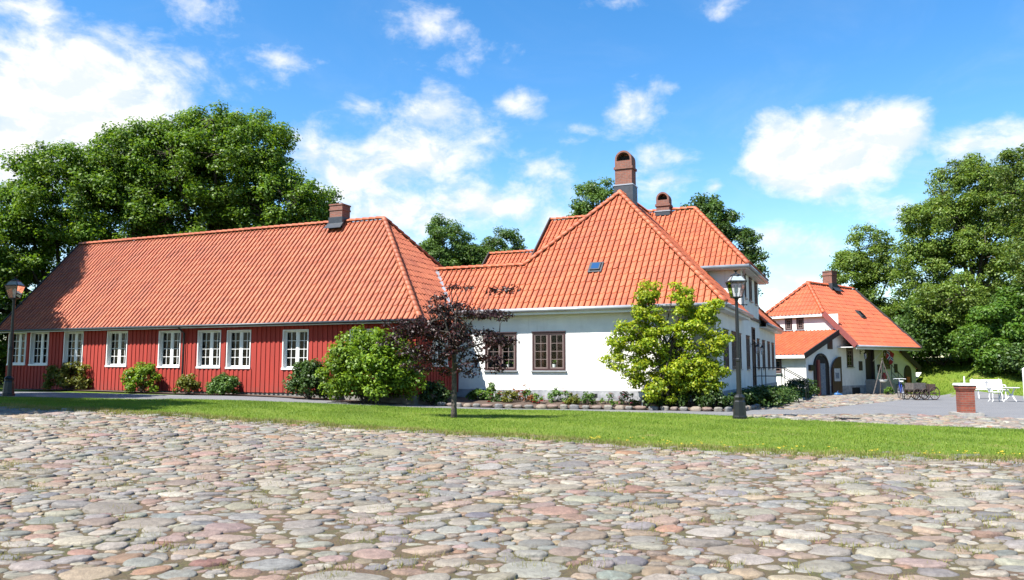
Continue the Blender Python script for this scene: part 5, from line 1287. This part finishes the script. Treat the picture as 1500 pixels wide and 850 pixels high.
# ------------------------------------------------------------------ brick pillar
x, y = 14.62, 25.5; z = tz(x, y)
pil = thing('brick_pillar', 'short red brick pillar with white cap beside the cobbled strip', 'pillar', (x, y, z), math.radians(-12)); pil.scale = (.78, .78, .97)
m = MB(); m.box(-.27, .27, -.27, .27, .11, .84); m.box(-.30, .30, -.30, .30, .84, .90); m.box(-.325, .325, -.325, .325, .90, 1.0); m.build('brick_shaft', MT['brick_pillar'], pil)
m = MB(); m.box(-.36, .36, -.36, .36, 1.0, 1.045); m.box(-.34, .34, -.34, .34, 1.045, 1.075); m.build('cap', MT['white_paint'], pil)
m = MB(); m.box(-.52, .52, -.48, .48, -.08, .11); m.build('base', MT['concrete'], pil)
m = MB(); m.tube([(.0, 0, 1.07), (.0, 0, 1.30)], .028, 8); m.build('post', MT['white_metal'], pil)

# dark slatted plate on the strip
o = MB(); o.box(-.34, .34, -.1, .1, 0, .02)
for k in range(9): o.box(-.32 + .075 * k, -.29 + .075 * k, -.08, .08, .02, .028)
g = o.build('drain_grate', MT['black'], None, (9.55, 22.6, tz(9.55, 22.6) + .05), -.6); tag(g, 'dark iron drain grate let into the cobbled strip', 'drain')

# ------------------------------------------------------------------ garden furniture
x, y = 24.35, 40.3; z = tz(x, y)
bn = thing('garden_bench', 'white slatted bench standing beyond the brick pillar', 'bench', (x, y, z), math.radians(-8))
m = MB()
for k in range(4): m.bar((-.76, -.30 + .14 * k, .45), (.76, -.30 + .14 * k, .45), .12, .03)
m.build('seat', MT['white_metal'], bn)
m = MB()
for k in range(4): m.bar((-.76, .24 + .035 * k, .55 + .115 * k), (.76, .24 + .035 * k, .55 + .115 * k), .025, .105)
m.build('backrest', MT['white_metal'], bn)
for sx in (-.64, .64):
    m = MB(); m.tube([(sx, -.34, 0), (sx, -.28, .22), (sx, -.3, .43)], .028, 6); m.tube([(sx, .42, 0), (sx, .25, .25), (sx, .26, .45), (sx, .38, .98)], .028, 6)
    m.bar((sx, -.3, .42), (sx, .28, .42), .04, .04); m.tube([(sx, -.3, .43), (sx, -.36, .62), (sx, -.25, .68), (sx, .3, .68)], .024, 6); m.build('leg', MT['white_metal'], bn)
x, y = 22.1, 36.1; z = tz(x, y)
ch = thing('garden_chair', 'white ornate metal garden chair facing the small round table', 'chair', (x, y, z), math.radians(78))
m = MB(); m.lathe([(.24, .42), (.25, .435), (.24, .45)], 16); m.build('seat', MT['white_metal'], ch)
for a_, b_ in ((-.19, -.18), (.19, -.18), (-.19, .19), (.19, .19)):
    m = MB(); m.tube([(a_ * .95, b_ * .95, .43), (a_ * 1.12, b_ * 1.1, .22), (a_ * 1.0, b_ * 1.0, .08), (a_ * 1.3, b_ * 1.3, 0)], .02, 6); m.build('leg', MT['white_metal'], ch)
m = MB(); m.tube([(-.22, .2, .43), (-.25, .27, .7), (-.18, .33, .88), (0, .35, .95), (.18, .33, .88), (.25, .27, .7), (.22, .2, .43)], .022, 6)
for k in range(-2, 3): m.tube([(k * .07, .22, .44), (k * .085, .29, .7), (k * .05, .34, .9)], .013, 5)
m.tube([(-.23, .27, .64), (0, .29, .6), (.23, .27, .64)], .014, 5); m.build('backrest', MT['white_metal'], ch)
for sx in (-1, 1):
    m = MB(); m.tube([(sx * .24, .25, .66), (sx * .29, .05, .68), (sx * .29, -.17, .66), (sx * .24, -.2, .45)], .018, 6); m.build('armrest', MT['white_metal'], ch)
x, y = 22.95, 36.3; z = tz(x, y)
tb = thing('garden_table', 'small white round garden table with curled legs', 'table', (x, y, z))
m = MB(); m.lathe([(.28, .60), (.34, .615), (.35, .63), (.34, .645)], 20); m.build('tabletop', MT['white_metal'], tb)
for k in range(3):
    t_ = 2 * PI * k / 3 + .5; c_, s_ = math.cos(t_), math.sin(t_)
    m = MB(); m.tube([(.24 * c_, .24 * s_, .6), (.1 * c_, .1 * s_, .42), (.05 * c_, .05 * s_, .3), (.2 * c_, .2 * s_, .12), (.34 * c_, .34 * s_, .01)], .026, 6); m.build('leg', MT['white_metal'], tb)
m = MB(); m.lathe([(.05, .26), (.07, .3), (.05, .34)], 10); m.build('centre_ring', MT['white_metal'], tb)
x, y = 25.75, 39.6
po = thing('white_post', 'tall white post at the edge of the asphalt yard by the trees', 'post', (x, y, tz(x, y)))
m = MB(); m.box(-.07, .07, -.07, .07, -.1, 1.45); m.build('shaft', MT['white_paint'], po); m = MB(); m.lathe([(.11, 1.45), (.11, 1.48), (.01, 1.56)], 4, phase=PI / 4); m.build('cap', MT['white_paint'], po)
# wooden shed among the trees
x, y = 36.8, 54.6; z = tz(x, y)
sd = thing('wooden_shed', 'brown timber shed half hidden under the shaded trees', 'shed', (x, y, z - .15), math.radians(-25))
m = MB(); m.box(-1.6, 1.6, -1.2, 1.2, 0, 2.2); m.prism([(-1.2, 2.2), (1.2, 2.2), (0, 3.1)], -1.6, 1.6, 'x')
for k in range(14): m.box(-1.58 + .24 * k, -1.55 + .24 * k, -1.215, -1.2, .02, 2.18)
m.build('wall', MT['barge'], sd)
m = MB(); m.bar((0, -1.45, 2.1), (0, .02, 3.2), 3.6, .06); m.bar((0, 1.45, 2.1), (0, -.02, 3.2), 3.6, .06); m.build('roof', MT['dark_wood'], sd)
m = MB(); m.box(-.4, .4, -1.24, -1.2, .05, 1.9); m.build('door', MT['dark_wood'], sd)

# ------------------------------------------------------------------ things by the barn
cb_, sb_ = math.cos(BTH), math.sin(BTH)
def bw(a, b): return (BK * (BORG[0] + a * cb_ - b * sb_), BK * (BORG[1] + a * sb_ + b * cb_))
def bthing(name, label, cat, a, b, dz=0, rz=0, group=None):
    x, y = bw(a, b); o = thing(name, label, cat, (x, y, (tz(x, y) if dz < .01 else 1.65 - 1.65 * BK) + dz * BK), BTH + rz, group); o.scale = (BK, BK, BK); return o
# tripod
tp = bthing('wooden_tripod', 'tall wooden tripod of three poles standing before the barn', 'tripod', 1.9, -.6, 0, -BTH)
tops = (0, 0, 1.98)
for k, (px, py) in enumerate(((-.66, -.1), (.66, 0), (.05, .55))):
    m = MB(); m.tube([(px, py, -.02), (-px * .06, -py * .06, 2.1)], [.035, .028], 7); m.build('leg', MT['wood_grey'], tp)
m = MB(); m.tube([tops, (0, 0, 1.0)], .008, 5); m.build('chain', MT['black'], tp)
bl = bthing('white_basin', 'white enamel basin hanging in the wooden tripod', 'basin', 1.9, -.6, .82)
m = MB(); m.lathe([(.10, 0), (.2, .06), (.24, .16), (.255, .17), (.23, .15), (.16, .05)], 14); m.build('bowl', MT['white_metal'], bl)
m = MB(); m.tube([(-.24, 0, .16), (0, 0, .3), (.24, 0, .16)], .008, 5); m.build('handle', MT['black'], bl)
x, y = bw(1.85, -.9); bush('potted_plant', 'leafy green plant under the wooden tripod', 'plant', (x, y, tz(x, y)), .3, .3, .62, 20, 30, .13, .1, MT['leaf_rose'], 201)
# flag with slanting pole
fl = bthing('flag', 'red flag with blue and white cross hanging by the barn door', 'flag', 4.75, FB - .05, 0)
m = MB(); m.tube([(-.42, .0, 1.95), (.25, -.75, 2.98)], .018, 7); m.build('flagpole', MT['white_paint'], fl)
fm = MB(); nu, nv = 44, 32; Wd, Hd = 1.0, .74
def flag_pt(u_, v_):
    u_, v_ = u_ - .5, v_ - .5; an = math.radians(-33)
    X_ = u_ * Wd; Z_ = v_ * Hd
    return (.32 + X_ * math.cos(an) * .78 - Z_ * math.sin(an), -.72 + .05 * math.sin(u_ * 9 + v_ * 3) + .03 * math.sin(v_ * 7), 2.28 + X_ * math.sin(an) * .95 + Z_ * math.cos(an))
for i in range(nu):
    for j in range(nv):
        uc = (i + .5) / nu * 22; vc = (j + .5) / nv * 16
        blue = 7 <= uc <= 9 or 7 <= vc <= 9; wh = 6 <= uc <= 10 or 6 <= vc <= 10
        fm.m = 2 if blue else 1 if wh else 0
        fm.poly([flag_pt(i / nu, j / nv), flag_pt((i + 1) / nu, j / nv), flag_pt((i + 1) / nu, (j + 1) / nv), flag_pt(i / nu, (j + 1) / nv)])
fm.build('cloth', [MT['red_fab'], MT['white_fab'], MT['blue_fab']], fl)
# red bucket-like mail box on the stair, red upright sign
rb = bthing('red_milk_can', 'round shouldered red can standing on the barn steps', 'can', 4.25, FB - .72, .83)
m = MB(); m.lathe([(.14, 0), (.15, .02), (.15, .34), (.09, .45), (.09, .52), (.11, .54)], 14); m.build('can_body', MT['red_paint'], rb, smooth=False)
m = MB(); m.tube([(-.15, 0, .36), (-.2, 0, .3), (-.15, 0, .24)], .012, 5); m.tube([(.15, 0, .36), (.2, 0, .3), (.15, 0, .24)], .012, 5); m.build('handle', MT['black'], rb)
rs = bthing('red_sign', 'upright red board leaning by the barn steps near the bicycle', 'sign', 7.6, FB - .75, 0)
m = MB(); m.prism([(-.2, .02), (.14, .02), (.22, .95), (-.24, .98)], -.02, .02); m.build('board', MT['red_paint'], rs)
m = MB(); m.bar((-.0, .02, .9), (.0, .4, .02), .04, .03); m.build('prop', MT['dark_wood'], rs)
for i, (a, b, hh, lab, fmat) in enumerate([(5.4, -.25, .55, 'potted plant nearest the tripod in the barn stair shade', 'flower_red'), (5.9, -.3, .4, 'low potted plant with white blooms by the stair rail', 'flower_white'), (6.6, -.25, .45, 'potted plant between the rail foot and the red sign', 'flower_white')]):
    x, y = bw(a, b); z = tz(x, y); pr_ = bush('potted_plant', lab, 'plant', (x, y, z + .24), .26, .24, hh, 16, 26, .12, .09, MT['leaf_bush_dark'], 210 + i, flowers=fmat, nf=9)
    m = MB(); m.lathe([(.1, -.24), (.14, -.02), (.155, .0), (.13, -.01)], 12); m.build('pot', MT['terracotta'], pr_)
bb = bthing('blue_bag', 'crumpled blue bag lying at the arched barn door', 'bag', -1.0, FB - .45, .1)
bm = bmesh.new(); bmesh.ops.create_icosphere(bm, subdivisions=3, radius=.26)
for v in bm.verts:
    c = v.co; k = 1 + .18 * math.sin(9 * c.x + 3) * math.cos(8 * c.y) + .12 * math.sin(14 * c.z + 6 * c.x); v.co = Vector((c.x * 1.15 * k, c.y * .8 * k, max(-.08, c.z * .62 * k)))
me = bpy.data.meshes.new('bag_body'); bm.to_mesh(me); bm.free(); link('bag_body', me, MT['blue_bag'], bb)
m = MB(); m.tube([(-.12, 0, .13), (-.05, 0, .26), (.06, 0, .26), (.12, 0, .13)], .012, 5); m.build('handle', MT['blue_bag'], bb)
# plank ramp at the barn end
wp = bthing('white_plank', 'white board lying aslant on the grass at the barn end', 'plank', 11.6, FB + .3, 0)
m = MB(); m.bar((-.55, 0, .25), (.6, .15, .62), .34, .06); m.bar((-.45, -.17, .25), (.5, -.03, .57), .03, .1); m.build('board', MT['white_paint'], wp)
m = MB(); m.bar((-.35, .02, -.2), (-.35, .02, .28), .06, .06); m.bar((.4, .1, -.2), (.4, .1, .52), .06, .06); m.build('prop', MT['wood_grey'], wp)
# bicycle
x, y = 19.15, 38.9; bz = tz(x, y)
bk = thing('bicycle', 'blue bicycle parked against the old farm wagon', 'bicycle', (x, y, bz), math.radians(74))
def wheel(parent, name, c, R, tyre, spokes, rim_mat, w=.02, axis='y', hub=.03, tyre_mat='rubber', sr=.003):
    m = MB(); n = 28; pts_ = [(R * math.cos(2 * PI * k / n), 0, R * math.sin(2 * PI * k / n)) for k in range(n + 1)]
    m.tube(pts_, tyre, 6, caps=False); o = m.build(name, MT[tyre_mat], parent, c)
    m = MB(); m.tube([(0, -.05, 0), (0, .05, 0)], hub, 8)
    for k in range(spokes):
        t_ = 2 * PI * k / spokes; m.tube([(hub * .8 * math.cos(t_), .03 * (-1) ** k * (1 if spokes > 12 else 0), hub * .8 * math.sin(t_)), (R * math.cos(t_), 0, R * math.sin(t_))], sr, 4)
    m.build('spokes', MT[rim_mat], o); return o
wheel(bk, 'wheel', (-.52, 0, .34), .32, .018, 20, 'gutter'); wheel(bk, 'wheel', (.52, 0, .34), .32, .018, 20, 'gutter')
m = MB()
for p, q in (((-.52, 0, .34), (-.05, 0, .30)), ((-.05, 0, .30), (-.16, 0, .80)), ((-.16, 0, .76), (.32, 0, .80)), ((-.05, 0, .30), (.34, 0, .72)), ((-.52, 0, .34), (-.16, 0, .76)), ((.30, 0, .88), (.36, 0, .66)), ((.36, 0, .66), (.52, 0, .34))): m.tube([p, q], .018, 7)
m.build('frame', MT['blue_paint'], bk)
m = MB(); m.tube([(.30, 0, .88), (.28, 0, .98)], .014, 6); m.tube([(.15, -.28, .98), (.30, -.2, 1.0), (.30, .2, 1.0), (.15, .28, .98)], .013, 6); m.build('handlebar', MT['white_metal'], bk)
m = MB(); m.box(-.32, -.04, -.07, .07, .86, .91); m.tube([(-.16, 0, .78), (-.17, 0, .87)], .013, 6); m.build('saddle', MT['white_metal'], bk)
# wagon
x, y = 19.75, 38.3; z = tz(x, y)
wg = thing('farm_wagon', 'old grey wooden farm wagon on spoked wheels at the yard edge', 'wagon', (x, y, z), math.radians(10)); wg.scale = (.8, .8, .88)
m = MB()
for k in range(3):
    m.box(-.66, .12, -.42, -.39, .56 + .12 * k, .67 + .12 * k); m.box(-.66, .12, .39, .42, .56 + .12 * k, .67 + .12 * k)
m.box(-.68, -.64, -.39, .39, .56, .92); m.box(.12, .15, -.39, .39, .56, .92); m.box(-.66, .12, -.39, .39, .52, .56)
m.build('box', MT['wood_grey'], wg)
m = MB(); m.bar((-.72, 0, .46), (.8, 0, .46), .09, .09)
for ax, zz in ((-.5, .31), (.06, .31), (.66, .36)): m.tube([(ax, -.5, zz), (ax, .5, zz)], .03, 8)
m.box(.3, .8, -.34, .34, .5, .56); m.box(.78, .83, -.36, .36, .56, .86); m.bar((.3, -.38, .25), (.3, -.38, .88), .06, .06); m.bar((.3, .38, .25), (.3, .38, .88), .06, .06); m.bar((.3, -.38, .86), (.3, .38, .86), .06, .06); m.build('chassis', MT['iron_rust'], wg)
for sx, R in ((-.5, .29), (.06, .29), (.66, .34)):
    for sy in (-.47, .47): wheel(wg, 'wheel', (sx, sy, R + .02), R, .026, 8, 'iron_rust', hub=.055, tyre_mat='iron_rust', sr=.016)
# small stake sign and spot in the flower bed
x, y = wl(-2.8, -.95)
ss = thing('plant_sign', 'small pale plant sign on a stake before the magnolia', 'sign', (x, y, tz(x, y) + .03), WTH)
m = MB(); m.box(-.018, .018, -.012, .012, 0, .5); m.build('stake', MT['paper'], ss); m = MB(); m.box(-.11, .11, -.025, -.012, .42, .58); m.build('board', MT['paper'], ss)
x, y = wl(-4.85, -.1)
sp_ = thing('garden_spotlight', 'tiny black spotlight stuck in the bed before the plinth', 'spotlight', (x, y, tz(x, y) + .15), WTH)
m = MB(); m.tube([(0, 0, 0), (0, 0, .22)], .012, 6); m.build('stake', MT['black'], sp_); m = MB(); m.box(-.09, .09, -.07, .07, .2, .36); m.build('lamp_head', MT['black'], sp_)
# flower pots on the window sills of the white house
for (a, lab, mt, s_) in ((-8.72, 'small white pot inside the window nearest the red house', 'white_paint', .8), (-8.42, 'small clay pot inside the window nearest the red house', 'terracotta', .7), (-6.72, 'white flower pot inside the window beside the bare wall', 'white_paint', 1.0)):
    x, y = wl(a, .52); o = bush('flower_pot', lab, 'flower pot', (x, y, 1.80), .1 * s_, .07 * s_, .17 * s_, 10, 14, .05, .05, MT['leaf_rose'], 230 + int(-a * 10), flowers='flower_white' if s_ == 1 else None, fs=.025, nf=5)
    m = MB(); m.lathe([(.065 * s_, -.16), (.085 * s_, .0), (.075 * s_, .0)], 12); m.build('pot', MT[mt], o)

# ------------------------------------------------------------------ sun, sky with clouds
SUN_AZ = math.radians(39); SUN_EL = math.radians(54)
Ld = Vector((math.cos(SUN_AZ) * math.cos(SUN_EL), math.sin(SUN_AZ) * math.cos(SUN_EL), -math.sin(SUN_EL)))
sun = bpy.data.lights.new('sun', 'SUN'); sun.energy = 5.0; sun.angle = math.radians(.5); sun.color = (1, .96, .89)
so = bpy.data.objects.new('sun', sun); COL.objects.link(so); so.rotation_euler = Ld.to_track_quat('-Z', 'Y').to_euler(); so.location = (-30, -10, 40)

w = bpy.data.worlds.new('World'); scene.world = w; w.use_nodes = True; nt = w.node_tree; L = nt.links
bg = nt.nodes['Background']
sky = nt.nodes.new('ShaderNodeTexSky'); sky.sky_type = 'NISHITA'; sky.sun_disc = False
sky.sun_elevation = SUN_EL; sky.sun_rotation = math.atan2(-Ld.x, -Ld.y) % (2 * PI)
sky.air_density = 1.0; sky.dust_density = .3; sky.ozone_density = 1.2; sky.altitude = 0
bg.inputs['Strength'].default_value = .067
tc = nt.nodes.new('ShaderNodeTexCoord'); DIR = tc.outputs['Generated']
def math_n(op, a, b=None, c=None, clamp=False):
    n = nt.nodes.new('ShaderNodeMath'); n.operation = op; n.use_clamp = clamp
    for i, v in enumerate((a, b, c)):
        if v is None: continue
        if isinstance(v, (int, float)): n.inputs[i].default_value = v
        else: L.new(v, n.inputs[i])
    return n.outputs[0]
sx = nt.nodes.new('ShaderNodeSeparateXYZ'); L.new(DIR, sx.inputs[0])
AZ = math_n('ARCTAN2', sx.outputs[0], sx.outputs[1]); ELV = math_n('ARCSINE', sx.outputs[2])
# clouds: azimuth, elevation, half width, half height, strength
CL = [(-.522, .300, .115, .078, 1.5), (-.56, .245, .10, .06, 1.2), (-.475, .255, .09, .045, .9), (-.572, .381, .055, .026, .8), (-.607, .316, .035, .04, .7), (-.403, .416, .05, .02, .32), (-.385, .342, .05, .04, .36), (-.306, .367, .05, .018, .38),
      (-.113, .422, .055, .024, .52), (-.135, .43, .036, .014, .3), (-.06, .381, .05, .02, .28), (-.199, .326, .026, .013, .5), (-.103, .32, .068, .028, .85), (.009, .328, .038, .02, .62), (-.115, .272, .10, .042, .95), (-.205, .24, .10, .048, .95), (-.044, .212, .135, .038, .95), (-.141, .20, .13, .04, .9),
      (-.25, .26, .045, .045, .7), (.156, .324, .042, .025, .72), (.182, .349, .022, .014, .4), (.107, .302, .04, .013, .42), (.085, .282, .03, .011, .35), (.189, .259, .036, .03, .5), (.197, .231, .03, .02, .7), (.335, .262, .058, .046, 1.5), (.389, .248, .09, .048, 1.7), (.445, .265, .056, .044, 1.5),
      (.551, .24, .058, .026, .8), (.442, .183, .045, .02, .62), (.398, .198, .036, .015, .4), (.35, .146, .068, .028, .72), (.337, .094, .058, .022, .75), (.131, .449, .034, .011, .5), (.275, .437, .032, .012, .55), (.411, .301, .017, .008, .35), (.248, .224, .012, .011, .6), (.03, .246, .055, .019, .5), (.08, .181, .085, .04, .8), (.318, .238, .042, .018, .5),
      (-.66, .27, .1, .06, .8), (.64, .2, .09, .04, .8), (0, .06, .6, .03, .4)]
cv = nt.nodes.new('ShaderNodeCombineXYZ'); L.new(AZ, cv.inputs[0]); L.new(math_n('MULTIPLY', ELV, 1.55), cv.inputs[1])
def nz(vec, scale, detail, rough, dist=0):
    n = nt.nodes.new('ShaderNodeTexNoise'); n.inputs['Scale'].default_value = scale; n.inputs['Detail'].default_value = detail
    n.inputs['Roughness'].default_value = rough; n.inputs['Distortion'].default_value = dist; L.new(vec, n.inputs['Vector']); return n.outputs['Fac']
wa = nt.nodes.new('ShaderNodeTexNoise'); wa.inputs['Scale'].default_value = 9; wa.inputs['Detail'].default_value = 3; L.new(cv.outputs[0], wa.inputs['Vector'])
ws = nt.nodes.new('ShaderNodeSeparateColor'); L.new(wa.outputs['Color'], ws.inputs[0])
AZw = math_n('MULTIPLY_ADD', math_n('SUBTRACT', ws.outputs[0], .5), .07, AZ); ELw = math_n('MULTIPLY_ADD', math_n('SUBTRACT', ws.outputs[1], .5), .045, ELV)
field = None
for (a, e, ra, re, st) in CL:
    dx = math_n('MULTIPLY', math_n('SUBTRACT', AZw, a), 1 / ra); dy = math_n('MULTIPLY', math_n('SUBTRACT', ELw, e), 1 / re)
    r2 = math_n('ADD', math_n('MULTIPLY', dx, dx), math_n('MULTIPLY', dy, dy))
    g = math_n('MULTIPLY', math_n('SUBTRACT', 1.25, math_n('SQRT', r2)), st)
    field = g if field is None else math_n('SMOOTH_MAX', field, g, .25)
fb = nz(cv.outputs[0], 15, 9, .62, .3)
fb2 = nz(cv.outputs[0], 48, 6, .6)
dens = math_n('ADD', math_n('ADD', field, math_n('MULTIPLY', math_n('SUBTRACT', fb, .5), 1.75)), math_n('MULTIPLY', math_n('SUBTRACT', fb2, .5), .7))
def mapr(v, a, b, smooth=True):
    n = nt.nodes.new('ShaderNodeMapRange'); n.interpolation_type = 'SMOOTHSTEP' if smooth else 'LINEAR'; n.inputs[1].default_value = a; n.inputs[2].default_value = b; L.new(v, n.inputs[0]); return n.outputs[0]
cov = mapr(dens, -.02, .92)
core = mapr(dens, .45, 1.3)
# light from the sun side: difference of the noise towards the sun
vm = nt.nodes.new('ShaderNodeVectorMath'); vm.operation = 'ADD'; vm.inputs[1].default_value = (-.012, .022, 0); L.new(cv.outputs[0], vm.inputs[0])
fbs = nz(vm.outputs[0], 15, 9, .62, .3)
lit = mapr(math_n('SUBTRACT', fb, fbs), -.10, .08)
def mixc(f, a, b):
    n = nt.nodes.new('ShaderNodeMix'); n.data_type = 'RGBA'
    for s_, v in ((n.inputs[0], f), (n.inputs[6], a), (n.inputs[7], b)):
        if isinstance(v, (int, float)): s_.default_value = v
        elif isinstance(v, tuple): s_.default_value = rgba(v)
        else: L.new(v, s_)
    return n.outputs[2]
hs = nt.nodes.new('ShaderNodeHueSaturation'); hs.inputs['Saturation'].default_value = 1.38; hs.inputs['Value'].default_value = 1.32; L.new(sky.outputs[0], hs.inputs['Color'])
CS = 5.9
ccol = mixc(lit, (CS * .80, CS * .87, CS * .98), (CS * 1.03, CS * 1.03, CS * 1.03))
cov = math_n('MULTIPLY', cov, math_n('MULTIPLY_ADD', core, .28, .72))
up = mapr(sx.outputs[2], -.01, .02)
veil = math_n('MULTIPLY', mapr(nz(cv.outputs[0], 4.5, 7, .6, .8), .45, .85), math_n('MULTIPLY_ADD', mapr(ELV, .42, .12), .42, .06))
veil = math_n('ADD', veil, math_n('MULTIPLY', mapr(ELV, .30, .02), .16))
tot = math_n('MULTIPLY', math_n('MAXIMUM', cov, math_n('MINIMUM', veil, .6)), up)
L.new(mixc(tot, hs.outputs[0], ccol), bg.inputs['Color'])

# ------------------------------------------------------------------ camera and output
cam = bpy.data.cameras.new('camera'); co = bpy.data.objects.new('camera', cam); COL.objects.link(co)
cam.sensor_width = 36; cam.lens = 36 * 1148.214 / 1500; cam.clip_end = 6000; cam.clip_start = .1
co.location = (0, 0, 1.65); co.rotation_euler = (PI / 2 + math.atan((539.18 - 425) / 1148.214), 0, 0)
scene.camera = co
vs = scene.view_settings; vs.view_transform = 'Standard'; vs.look = 'None'; vs.gamma = 1; vs.exposure = 1.5; vs.use_curve_mapping = False
scene.render.engine = 'CYCLES'
cy = scene.cycles; cy.max_bounces = 7; cy.diffuse_bounces = 3; cy.glossy_bounces = 3; cy.transmission_bounces = 4; cy.transparent_max_bounces = 8
cy.use_denoising = True; cy.denoiser = 'OPENIMAGEDENOISE'; cy.caustics_reflective = False; cy.caustics_refractive = False; cy.sample_clamp_indirect = 8
